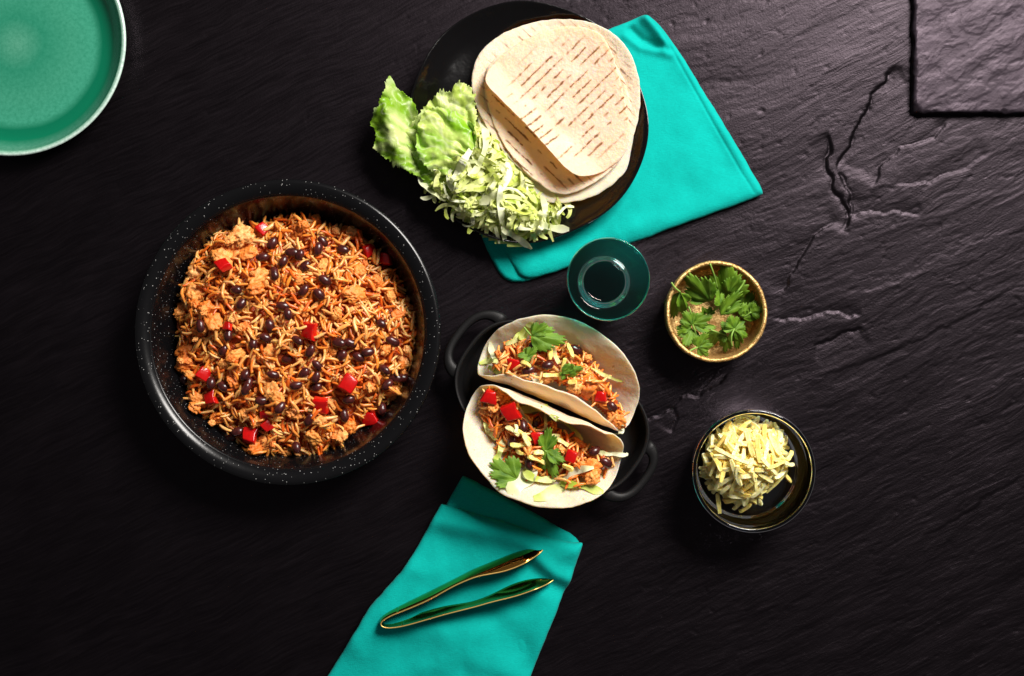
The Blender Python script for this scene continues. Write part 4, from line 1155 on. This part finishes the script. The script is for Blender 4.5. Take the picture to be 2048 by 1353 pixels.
def sprig(label, group, conv, leaves, stem, zs):
    roll = 0.3 if conv is C3z else 0.8
    """leaves: (base, tip, variant, z base, z tip, width factor) in traced coordinates"""
    b0 = conv(*leaves[0][0], zs); root = thing('coriander_sprig', label, 'coriander', (b0.x, b0.y, b0.z), group)
    for (bx, by), (tx, ty), k, zb, zt, wf in leaves:
        p = conv(bx, by, zb); q = conv(tx, ty, zt); d = q - p; L = d.length
        y = d.normalized(); x = y.cross(Vector((0, 0, 1))).normalized(); z = x.cross(y)
        M = Matrix((x, y, z)).transposed().to_4x4(); M.translation = p - root.location
        o = obj('leaf', LFM[k], None, root); o.matrix_local = M @ Matrix.Rotation(random.uniform(-roll, roll), 4, 'Y') @ Matrix.Diagonal((L * min(1.05, wf * (1.12 if conv is C3z else 1.38)), L * 1.06, L, 1))
    if stem:
        pts = [np.array(conv(a, b, z) - root.location) for a, b, z in stem]
        obj('stem', stem_mesh(pts), MAT['coriander'], root)
    return root

# ------------------------------------------------------------------ taco fillings
def C3(cx, cy, z=0.045): return W(880 + cx / 3.007, 600 + cy / 3.007, z)
def fill_taco(shell, poly3, zpx, hmax, seed, which, n_mass, n_single, items):
    poly = ccw([C3(a, b, zpx)[:2] for a, b in poly3])
    lo = poly.min(0) - 0.02; hi = poly.max(0) + 0.02
    pile = Pile(lo[0], hi[0], lo[1], hi[1], 0.001)
    P = np.column_stack([pile.X.ravel(), pile.Y.ravel()])
    # shell height below the filling
    Z = np.full(P.shape[0], -1.0).reshape(pile.X.shape)
    ii = np.rint((shell[:, 0] - pile.x0) / pile.res).astype(int); jj = np.rint((shell[:, 1] - pile.y0) / pile.res).astype(int)
    ok = (ii >= 0) & (ii < pile.nx) & (jj >= 0) & (jj < pile.ny)
    np.maximum.at(Z, (jj[ok], ii[ok]), shell[ok, 2])
    for _ in range(4):
        Q = Z.copy()
        for sx, sy in ((1, 0), (-1, 0), (0, 1), (0, -1)): Q = np.maximum(Q, np.where(Z < 0, np.roll(np.roll(Z, sx, 1), sy, 0), -1))
        Z = np.where(Z < 0, Q, Z)
    Z = np.maximum(Z, 0.006)
    d = dist_poly(P, poly)[0].reshape(Z.shape); ins = inside_poly(P, poly).reshape(Z.shape)
    mound = hmax * (1 - (1 - np.clip(d / 0.014, 0, 1)) ** 2) + 0.002 * fbm(pile.X * 60, pile.Y * 60, 3, seed)
    base = np.where(ins, np.maximum(np.minimum(Z + 0.004, 0.034) , 0.030 + mound), Z)
    pile.Z = base.copy()
    F = []; st = 2; gx = pile.X[::st, ::st]; gy = pile.Y[::st, ::st]; gz = base[::st, ::st] - 0.0015; ny, nx = gx.shape; okk = ins[::st, ::st].ravel()
    for j in range(ny - 1):
        for i in range(nx - 1):
            q = (j * nx + i, j * nx + i + 1, (j + 1) * nx + i + 1, (j + 1) * nx + i)
            if all(okk[k] for k in q): F.append(q)
    so = obj('sauce', mesh('sauce', np.column_stack([gx.ravel(), gy.ravel(), gz.ravel()]), F), MAT['sauce']); tag(so, f'brown-orange sauce soaking the filling of the {which} taco', 'sauce', None, 'stuff')
    acc = new_acc(); keep = []
    def rnd():
        while True:
            x = random.uniform(lo[0], hi[0]); y = random.uniform(lo[1], hi[1])
            if inside_poly(np.array([[x, y]]), poly)[0]: return x, y
    def scat(n, single):
        k = 0; t = 0
        while k < n and t < 40 * n:
            t += 1; x, y = rnd()
            if any((x - a) ** 2 + (y - b) ** 2 < c * c for a, b, c in keep): continue
            place_grain(pile, x, y, random.uniform(0, PI), random.uniform(0.010, 0.0155), single, f'orange rice grain on top of the {which} taco filling', f'rice grains in the {which} taco', acc, 0.5); k += 1
    scat(n_mass // 2, False)
    for a, b, s in items['chunk']:
        p = C3(a, b); dia = s / 3.007 * PXM * 0.97
        place_chunk(pile, p.x, p.y, dia, 'minced chicken clump ' + ('towards the left end' if a < 480 else 'in the middle' if a < 800 else 'towards the right end') + f' of the {which} taco', f'minced chicken in the {which} taco', 0.3); keep.append((p.x, p.y, dia * 0.36))
    scat(n_mass - n_mass // 2, False)
    for a, b, L, yaw, w, cv, ci, lab in items['shred']:
        p = C3(a, b); place_shred(pile, p.x, p.y, yaw, L, w, cv, lab, None, 0.003, 16, None, LCOL[ci])
    for a, b, lab in items['bean']:
        p = C3(a, b); place_bean(pile, p.x, p.y, random.uniform(0.0122, 0.0145), lab, None); keep.append((p.x, p.y, 0.006))
    for a, b, s, lab in items['pepper']:
        p = C3(a, b); sz = s / 3.007 * PXM * 0.84; place_pepper(pile, p.x, p.y, sz, lab, (random.uniform(-.3, .3), random.uniform(-.3, .3), random.uniform(-.5, .5))); keep.append((p.x, p.y, sz * 0.45))
    scat(n_single, True)
    order = ['leftmost', 'second from left', 'third from left', 'fourth from left', 'fifth from left', 'sixth from left', 'seventh from left', 'eighth from left', 'ninth from left', 'tenth from left', 'eleventh from left']
    for q, (a, b, ang, L) in enumerate(sorted(items['cheese'])):
        p = C3(a, b); place_cheese(pile, p.x, p.y, math.radians(ang), L / 3.007 * PXM, f'pale cheese shred on the {which} taco, {order[q]}', f'cheese shreds on the {which} taco', 0.2)
    flush_grains(acc, 'rice', f'orange rice packed in the {which} taco below its toppings')
    return pile

pA = fill_taco(tA, [(318, 330), (400, 265), (560, 240), (760, 262), (905, 335), (985, 450), (1062, 560), (1112, 700), (1062, 770), (1010, 715), (900, 608), (780, 535), (640, 490), (450, 458), (335, 440)], 0.048, 0.020, 3, 'upper', 210, 40, dict(
    chunk=[(410, 290, 95), (370, 370, 85), (350, 330, 60), (880, 520, 110), (810, 515, 90), (1060, 715, 100), (885, 350, 70), (930, 430, 60), (640, 480, 60), (560, 330, 60)],
    shred=[(460, 225, 0.026, 0.4, 0.006, 0.9, 1, 'pale lettuce shred curled near the left coriander leaf, upper taco'), (520, 190, 0.020, 0.2, 0.007, 1.2, 1, 'crumpled lettuce shred touching the big coriander leaf, upper taco'), (318, 320, 0.022, -1.5, 0.005, 0.6, 3, 'white lettuce shred at the left tip of the upper taco'), (290, 372, 0.018, 0.3, 0.006, -0.5, 1, 'lettuce shred lying on the left inner wall of the upper taco'), (350, 430, 0.022, -0.6, 0.006, 0.4, 2, 'green lettuce shred under the pepper of the upper taco'), (1000, 455, 0.034, -0.5, 0.003, 0.3, 1, 'thin lettuce shred on the right inner wall of the upper taco'), (560, 462, 0.020, 0.0, 0.007, -0.8, 3, 'white lettuce bit at the front edge of the upper taco'), (1085, 790, 0.014, 1.2, 0.005, 0.3, 3, 'lettuce bit at the right tip of the upper taco')],
    bean=[(645, 390, 'black bean in the middle of the upper taco below cheese'), (815, 300, 'black bean at the back wall of the upper taco'), (570, 275, 'black bean under the big coriander leaf of the upper taco'), (620, 262, 'second black bean partly covered by the big coriander leaf'), (1030, 640, 'large black bean at the right end of the upper taco'), (530, 422, 'black bean beside the left red pepper of the upper taco')],
    pepper=[(445, 385, 85, 'red pepper piece at the left of the upper taco'), (962, 580, 75, 'red pepper piece at the right of the upper taco')],
    cheese=[(652, 305, 95, 105), (695, 330, 65 + 45, 110), (780, 305, 112, 105), (735, 415, 80, 135), (665, 450, 0, 100), (515, 385, -25, 70), (790, 490, 0, 50), (640, 270, 80, 70)]))
pB = fill_taco(tB, [(258, 570), (320, 530), (400, 585), (560, 690), (720, 775), (880, 880), (1050, 955), (1040, 1000), (960, 1085), (830, 1110), (690, 1115), (560, 1075), (440, 1000), (350, 880), (250, 690)], 0.048, 0.019, 8, 'lower', 220, 40, dict(
    chunk=[(265, 668, 75), (322, 640, 60), (385, 600, 100), (350, 570, 70), (530, 905, 80), (900, 1005, 110), (915, 1062, 85), (720, 890, 70), (840, 860, 70), (440, 940, 60), (620, 870, 60)],
    shred=[(545, 655, 0.034, -0.15, 0.007, 0.5, 1, 'lettuce shred along the back wall of the lower taco'), (520, 720, 0.030, -1.2, 0.004, 0.3, 3, 'thin white lettuce shred beside the big red pepper, lower taco'), (620, 770, 0.030, 0.7, 0.0035, 0.9, 3, 'curved white lettuce shred above the coriander, lower taco'), (760, 755, 0.042, -0.45, 0.004, -0.4, 1, 'long lettuce shred leaning on the back wall of the lower taco'), (360, 905, 0.024, 1.1, 0.006, 0.4, 1, 'lettuce shred at the left front of the lower taco'), (490, 1085, 0.034, 0.25, 0.015, 0.7, 3, 'large white lettuce piece beside the left coriander leaf'), (600, 1060, 0.036, -0.9, 0.007, 1.4, 1, 'lettuce shred curling below the centre coriander leaf'), (730, 1090, 0.036, 0.25, 0.006, 1.0, 1, 'arched lettuce shred at the front of the lower taco'), (820, 1030, 0.034, 1.0, 0.006, -1.0, 3, 'white lettuce loop before the chicken in the lower taco'), (680, 1145, 0.040, 0.1, 0.012, 0.5, 1, 'wide lettuce piece lying foremost in the lower taco'), (850, 1115, 0.042, 0.1, 0.007, -0.4, 2, 'green lettuce shred at the front right of the lower taco'), (1040, 925, 0.030, -0.1, 0.004, 0.3, 3, 'pale lettuce shred at the right tip of the lower taco'), (300, 790, 0.020, -1.1, 0.006, 0.2, 1, 'lettuce shred against the left wall of the lower taco')],
    bean=[(435, 845, 'black bean under cheese at the left of the lower taco'), (497, 750, 'black bean right below the big red pepper of the lower taco'), (995, 975, 'black bean at the right tip of the lower taco'), (535, 980, 'black bean above the front lettuce of the lower taco'), (640, 800, 'black bean behind the coriander in the lower taco'), (580, 735, 'black bean at the back wall of the lower taco'), (925, 905, 'black bean half hidden right in the lower taco')],
    pepper=[(427, 670, 120, 'biggest red pepper piece, left in the lower taco'), (300, 580, 95, 'dark red pepper piece at the left tip of the lower taco'), (590, 825, 90, 'red pepper piece left of the centre coriander, lower taco'), (785, 935, 85, 'red pepper piece right of the centre coriander, lower taco')],
    cheese=[(435, 780, -30, 100), (505, 808, -42, 110), (470, 860, 2, 95), (520, 830, -65, 85), (452, 768, 85, 55), (580, 955, -25, 130), (480, 905, -30, 55), (590, 915, -10, 70), (765, 1000, -25, 70), (690, 815, 0, 60), (735, 850, -30, 80)]))
def C3z(a, b, z): return C3(a, b, z)
sprig('large flat coriander leaf at the back of the upper taco', None, C3z, [((548, 218), (755, 240), 0, 0.068, 0.072, 0.50), ((552, 214), (640, 145), 1, 0.068, 0.074, 0.62)], [(505, 165, 0.068), (530, 195, 0.067), (550, 218, 0.0665)], 0.055)
sprig('small dark coriander tuft near the left pepper of the upper taco', None, C3z, [((560, 330), (465, 335), 3, 0.068, 0.068, 0.62), ((520, 345), (580, 290), 1, 0.068, 0.072, 0.7)], None, 0.055)
sprig('small dark coriander tuft at the right of the upper taco', None, C3z, [((735, 440), (860, 412), 0, 0.068, 0.072, 0.5), ((760, 445), (800, 385), 4, 0.067, 0.072, 0.8), ((760, 430), (735, 480), 4, 0.0665, 0.0645, 0.8)], None, 0.055)
sprig('large coriander sprig standing in the middle of the lower taco', None, C3z, [((632, 915), (655, 765), 4, 0.060, 0.066, 0.55), ((632, 905), (695, 1070), 0, 0.060, 0.058, 0.55), ((640, 915), (750, 970), 4, 0.060, 0.060, 0.6)], [(640, 915, 0.060), (628, 900, 0.060), (622, 880, 0.060)], 0.055)
sprig('coriander leaf on the bare front flap of the lower taco', None, C3z, [((462, 1075), (305, 985), 0, 0.060, 0.066, 0.72), ((462, 1075), (300, 1045), 2, 0.060, 0.067, 0.7)], None, 0.05)

# ------------------------------------------------------------------ gold bowl with coriander
GC = W(1433, 624, 0.046); GR_ = 102 * PXM * 0.967
gb = fillet([(0, 0.0060), (0.036, 0.0060), (0.0425, 0.0105), (0.0452, 0.030), (0.0452, 0.0450), (0.0464, 0.0463), (0.0482, 0.0463), (0.0494, 0.0445), (0.0488, 0.026), (0.0450, 0.006), (0.038, 0.0012), (0, 0.0012)], 5, 0.4, 0.004)
def gold_wob(v):
    a = np.arctan2(v[:, 1], v[:, 0]); v = v.copy(); k = 1 + 0.006 * np.cos(3 * a + 1) + 0.003 * np.cos(11 * a) + 0.002 * np.cos(29 * a + v[:, 2] * 300)
    v[:, 0] *= k; v[:, 1] *= k; v[:, 2] += sstep(0.03, 0.046, v[:, 2]) * 0.0006 * np.cos(7 * a + 2); return v
gbo = lathe_obj('gold_bowl', gb, MAT['gold_bowl'], (GC.x, GC.y, 0), None, 160, gold_wob)
tag(gbo, 'small round rough gold bowl holding coriander leaves', 'bowl')
def C6(a, b, z): return W(1310 + a / 5.636, 500 + b / 5.636, z)
CG = None
sprig('large jagged coriander leaf at the upper left inside the gold bowl', CG, C6, [((632, 582), (340, 300), 1, 0.036, 0.046, 0.52), ((600, 570), (330, 490), 2, 0.030, 0.024, 0.5)], None, 0.03)
sprig('broad shaded coriander leaf under the upper rim of the gold bowl', CG, C6, [((800, 560), (800, 180), 0, 0.026, 0.046, 0.58), ((830, 480), (965, 290), 1, 0.034, 0.046, 0.62)], [(620, 155, 0.048), (655, 250, 0.044), (685, 350, 0.034), (700, 430, 0.028)], 0.026)
sprig('small fan-shaped coriander leaf in the middle of the gold bowl', CG, C6, [((738, 622), (700, 455), 3, 0.046, 0.050, 0.62)], [(738, 622, 0.046), (660, 690, 0.036), (620, 720, 0.028)], 0.03)
sprig('narrow coriander leaf slanting up right beside the small fan leaf', CG, C6, [((745, 742), (950, 455), 4, 0.040, 0.046, 0.50), ((750, 640), (860, 570), 3, 0.042, 0.044, 0.7)], [(930, 470, 0.046), (985, 400, 0.046), (1010, 345, 0.047)], 0.03)
sprig('coriander sprig against the right wall of the gold bowl', CG, C6, [((990, 770), (1150, 590), 0, 0.030, 0.036, 0.55), ((1080, 705), (1215, 665), 3, 0.034, 0.038, 0.9), ((1040, 740), (990, 690), 4, 0.032, 0.034, 0.9), ((1000, 700), (1100, 480), 1, 0.020, 0.030, 0.5)], [(1085, 700, 0.034), (990, 770, 0.030), (945, 720, 0.028), (930, 650, 0.028)], 0.03)
sprig('yellowish drooping coriander leaf at the left wall of the gold bowl', CG, C6, [((285, 475), (185, 775), 5, 0.047, 0.026, 0.55), ((290, 490), (345, 660), 4, 0.046, 0.034, 0.5)], [(185, 368, 0.049), (225, 430, 0.0485), (285, 475, 0.047)], 0.03)
sprig('many-lobed coriander sprig at the lower left of the gold bowl', CG, C6, [((420, 850), (330, 700), 1, 0.034, 0.040, 0.62), ((425, 830), (640, 745), 0, 0.034, 0.040, 0.42), ((440, 850), (690, 860), 1, 0.032, 0.030, 0.45), ((410, 850), (240, 890), 4, 0.032, 0.028, 0.55), ((560, 740), (530, 640), 3, 0.030, 0.034, 0.6), ((600, 740), (630, 640), 4, 0.030, 0.034, 0.7)], [(380, 640, 0.036), (415, 740, 0.034), (420, 850, 0.034), (460, 920, 0.032), (465, 990, 0.030)], 0.03)
sprig('pale upturned coriander leaf at the lower left rim of the gold bowl', CG, C6, [((420, 890), (340, 1085), 0, 0.030, 0.034, 0.62), ((420, 900), (255, 950), 1, 0.030, 0.032, 0.7)], None, 0.03)
sprig('bright coriander leaf nearest the lower rim of the gold bowl', CG, C6, [((480, 1100), (590, 945), 0, 0.040, 0.046, 0.65), ((480, 1105), (600, 1195), 2, 0.040, 0.036, 0.6), ((480, 1100), (655, 1085), 1, 0.040, 0.042, 0.5)], [(385, 1142, 0.044), (440, 1115, 0.042), (480, 1100, 0.040)], 0.03)
sprig('coriander sprig with curved pale stalk at the lower right of the gold bowl', CG, C6, [((895, 890), (850, 745), 1, 0.036, 0.044, 0.62), ((895, 890), (735, 830), 4, 0.036, 0.036, 0.6), ((900, 890), (1000, 790), 3, 0.030, 0.026, 0.6), ((905, 905), (1045, 985), 1, 0.036, 0.030, 0.55), ((900, 905), (935, 1105), 4, 0.036, 0.026, 0.5)], [(895, 890, 0.037), (862, 960, 0.040), (858, 1030, 0.038), (870, 1090, 0.034)], 0.03)
sprig('coriander leaf with straight stalk lying low in the gold bowl', CG, C6, [((810, 960), (700, 990), 1, 0.028, 0.026, 0.8), ((810, 970), (780, 1165), 5, 0.028, 0.018, 0.5), ((800, 940), (830, 830), 4, 0.028, 0.030, 0.8), ((700, 930), (640, 1080), 0, 0.018, 0.012, 0.7)], [(628, 902, 0.032), (720, 935, 0.030), (812, 962, 0.028)], 0.028)

# ------------------------------------------------------------------ glass bowl with cheese
BC = W(1508, 943, 0.058)
gp2 = fillet([(0, 0.0055), (0.040, 0.0055), (0.0495, 0.0085), (0.0553, 0.030), (0.0562, 0.0555), (0.0582, 0.0555), (0.0573, 0.030), (0.0520, 0.006), (0.042, 0.0008), (0, 0.0008)], 6, 0.4, 0.006)
cbo = thing('glass_bowl', 'dark-rimmed smoked glass bowl holding grated cheese', 'bowl', (BC.x, BC.y, 0))
lathe_obj('body', gp2, MAT['smoke_glass'], (0, 0, 0), cbo, 160)
lathe_obj('rim', fillet([(0.0550, 0.0556), (0.0551, 0.0580), (0.0560, 0.0592), (0.0582, 0.0592), (0.0594, 0.0578), (0.0592, 0.0556), (0.0570, 0.0556)], 4, 0.4), MAT['navy_glass'], (0, 0, 0), cbo, 160, None, True)
def C7(a, b, z=0.05): return W(1360 + a / 5.01, 810 + b / 5.01, z)
def cheese_heap():
    pile = Pile(BC.x - 0.06, BC.x + 0.06, BC.y - 0.06, BC.y + 0.06, 0.001)
    R = np.hypot(pile.X - BC.x, pile.Y - BC.y)
    poly = ccw([C7(a, b, 0.045)[:2] for a, b in [(215, 560), (230, 400), (330, 260), (470, 160), (640, 120), (830, 125), (960, 190), (1040, 290), (1070, 420), (1060, 560), (1040, 680), (950, 790), (860, 880), (780, 960), (640, 1020), (500, 970), (400, 880), (300, 800), (220, 740)]])
    P = np.column_stack([pile.X.ravel(), pile.Y.ravel()]); d = dist_poly(P, poly)[0].reshape(R.shape); ins = inside_poly(P, poly).reshape(R.shape)
    pile.Z = 0.0065 + 0.03 * np.clip((R - 0.043) / 0.012, 0, 1) ** 2
    pile.Z = np.where(ins, np.maximum(pile.Z, 0.014 + 0.034 * (1 - (1 - np.clip(d / 0.026, 0, 1)) ** 2)), pile.Z)
    lab = 'pale yellow cheese shred in the heap in the glass bowl'; grp = 'cheese shreds in the glass bowl'
    k = 0
    st = 2; gx = pile.X[::st, ::st]; gy = pile.Y[::st, ::st]; gz = pile.Z[::st, ::st] - 0.002; ok = (ins & (d > 0.004))[::st, ::st].ravel(); ny, nx = gx.shape; F = []
    for j in range(ny - 1):
        for i in range(nx - 1):
            q = (j * nx + i, j * nx + i + 1, (j + 1) * nx + i + 1, (j + 1) * nx + i)
            if all(ok[t] for t in q): F.append(q)
    cm = obj('cheese', mesh('cheese', np.column_stack([gx.ravel(), gy.ravel(), gz.ravel()]), F), MAT['cheese']); cm.color = (*lin(240, 214, 124), 1)
    tag(cm, 'packed grated cheese deep inside the heap in the glass bowl', 'cheese', None, 'stuff')
    while k < 280:
        x = random.uniform(BC.x - .058, BC.x + .058); y = random.uniform(BC.y - .058, BC.y + .058)
        if not inside_poly(np.array([[x, y]]), poly)[0]: continue
        dd = dist_poly(np.array([[x, y]]), poly)[0][0]; L = random.uniform(0.015, 0.031) if dd > 0.008 else random.uniform(0.012, 0.022)
        yaw = random.uniform(0, PI); e = np.array([x + math.cos(yaw) * L / 2, y + math.sin(yaw) * L / 2]); e2 = 2 * np.array([x, y]) - e
        if max(math.hypot(*(e - BC.xy)), math.hypot(*(e2 - BC.xy))) > 0.0525: continue
        place_cheese(pile, x, y, yaw, L, lab, grp, 0.5); k += 1
    for a, b, ang, L, lb in [(985, 785, 50, 300, 'long cheese shred leaning at the right of the heap in the glass bowl'), (1100, 745, -45, 160, 'cheese shred sticking out right of the long leaning one'), (1090, 510, 55, 130, 'short cheese shred poking out at the right side of the bowl'), (1080, 580, -18, 140, 'cheese shred just below the poking one at the right side of the bowl'), (680, 1050, 42, 160, 'lowest cheese shred of the heap in the glass bowl'), (400, 1000, -80, 220, 'upright cheese shred at the lower left of the heap'), (840, 1000, -70, 80, 'tiny cheese shred lying alone on the bowl floor'), (1075, 370, 70, 120, 'cheese shred standing at the upper right of the heap'), (1020, 320, 78, 150, 'cheese shred leaning at the upper right of the heap'), (480, 490, -25, 380, 'longest cheese shred lying across the upper left of the heap'), (750, 420, -85, 270, 'thick cheese shred on top in the middle of the heap'), (930, 380, -68, 260, 'thick cheese shred on top right of the middle of the heap')]:
        p = C7(a, b); place_cheese(pile, p.x, p.y, math.radians(ang), L / 5.01 * PXM * 0.97, lb, None, 0.3)
cheese_heap()

# ------------------------------------------------------------------ teal tumbler
TC = W(1217, 559, 0.085)
tp = fillet([(0, 0.0150), (0.019, 0.0155), (0.0232, 0.020), (0.0304, 0.050), (0.0376, 0.0835), (0.0384, 0.0846), (0.0393, 0.0838), (0.0324, 0.050), (0.0278, 0.026), (0.0268, 0.010), (0.0262, 0.002), (0.0240, 0.0006), (0.0205, 0.0030), (0, 0.0040)], 6, 0.4, 0.006)
tgo = lathe_obj('tumbler', tp, MAT['teal_glass'], (TC.x, TC.y, 0), None, 160)
tag(tgo, 'transparent teal glass tumbler standing beside the folded napkin', 'glass')

# ------------------------------------------------------------------ gold tongs
def C5(a, b, z): return W(640 + a / 3.198, 930 + b / 3.198, z)
def tongs():
    root = thing('tongs', 'slim gold metal tongs lying on the teal napkin', 'tongs', tuple(C5(390, 1010, 0.013)))
    top = [(1425, 545), (1400, 572), (1350, 605), (1280, 645), (1180, 682), (1080, 700), (1000, 715), (900, 755), (820, 795), (700, 865), (560, 925), (460, 963), (415, 988), (392, 1006), (387, 1024), (402, 1040), (450, 1046), (540, 1032), (680, 992), (800, 957), (900, 932), (1000, 907), (1100, 877), (1250, 842), (1350, 807), (1440, 772), (1493, 738)]
    bot = [(1424, 541), (1400, 530), (1350, 535), (1250, 560), (1150, 600), (1050, 640), (980, 668), (870, 725), (780, 770), (680, 820), (540, 888), (450, 935), (420, 955), (402, 972), (398, 990), (412, 1003), (455, 1005), (530, 988), (660, 942), (780, 908), (880, 892), (980, 876), (1090, 835), (1210, 772), (1310, 738), (1410, 724), (1492, 734)]
    n = 160
    tt = resample(np.array(top, float), n, False, 2); bb = resample(np.array(bot, float), n, False, 2)
    rows = 9
    ZT = 0.0290; ZB = 0.0125
    def shell(i0, i1, name):
        V = []; F = []; th = 0.0008; m = rows * 2 + 0
        for i in range(i0, i1 + 1):
            tip = sstep(0, 0.06, min(i, n - 1 - i) / n)
            zt = ZB + 0.003 + (ZT - ZB - 0.003) * float(tip)
            A = np.array(C5(*bb[i], ZB)); B = np.array(C5(*tt[i], zt))
            d = B - A; L = np.linalg.norm(d) + 1e-9; tg = tt[min(i + 1, n - 1)] - tt[max(i - 1, 0)]; tg = np.array([tg[0], -tg[1], 0]); tg /= np.linalg.norm(tg)
            nn = np.cross(tg, d / L); nn /= np.linalg.norm(nn) + 1e-9
            spoon = 0.10 * L * (1 if i < n / 2 else 1)
            a = [A + d * (k / (rows - 1)) + nn * (spoon * (1 - (2 * k / (rows - 1) - 1) ** 2)) for k in range(rows)]
            V += [p + nn * th / 2 for p in a] + [p - nn * th / 2 for p in reversed(a)]
        for i in range(i1 - i0):
            for q in range(m):
                F.append((i * m + q, i * m + (q + 1) % m, (i + 1) * m + (q + 1) % m, (i + 1) * m + q))
        F.append(tuple(range(m - 1, -1, -1))); F.append(tuple((i1 - i0) * m + q for q in range(m)))
        V = np.array(V) - np.array(root.location); me = mesh(name, V, F, True)
        o = obj(name, me, MAT['gold'], root)
        # bright bevel running along the upper edge
        E = []; G = []; r = 0.00065
        P = V.reshape(-1, m, 3)[:, rows - 1:rows + 1].mean(1); T = np.gradient(P, axis=0); T /= np.linalg.norm(T, axis=1)[:, None] + 1e-9
        for i in range(len(P)):
            s = np.cross(T[i], [0, 0, 1.0]); s /= np.linalg.norm(s); u = np.cross(s, T[i])
            for q in range(6): a = q * PI / 3; E.append(P[i] + r * (math.cos(a) * s + math.sin(a) * u))
        for i in range(len(P) - 1):
            for q in range(6): G.append((i * 6 + q, i * 6 + (q + 1) % 6, i * 6 + 6 + (q + 1) % 6, i * 6 + 6 + q))
        obj('edge', mesh('edge', E, G), MAT['gold_edge'], o)
    ib = int(n * 0.44); ic = int(n * 0.56)
    shell(0, ib, 'arm'); shell(ib, ic, 'bend'); shell(ic, n - 1, 'arm')
tongs()

# ------------------------------------------------------------------ tell look-alikes apart by their order
def number_lookalikes():
    seen = {}
    for o in scene.objects:
        if o.parent is None and 'label' in o: seen.setdefault(o['label'], []).append(o)
    words = ['leftmost', 'second from left', 'third from left', 'fourth from left', 'fifth from left', 'sixth from left', 'seventh from left', 'eighth from left']
    for lab, os_ in seen.items():
        if 1 < len(os_) <= len(words):
            for w, o in zip(words, sorted(os_, key=lambda o: o.location.x)): o['label'] = lab + ', ' + w
number_lookalikes()
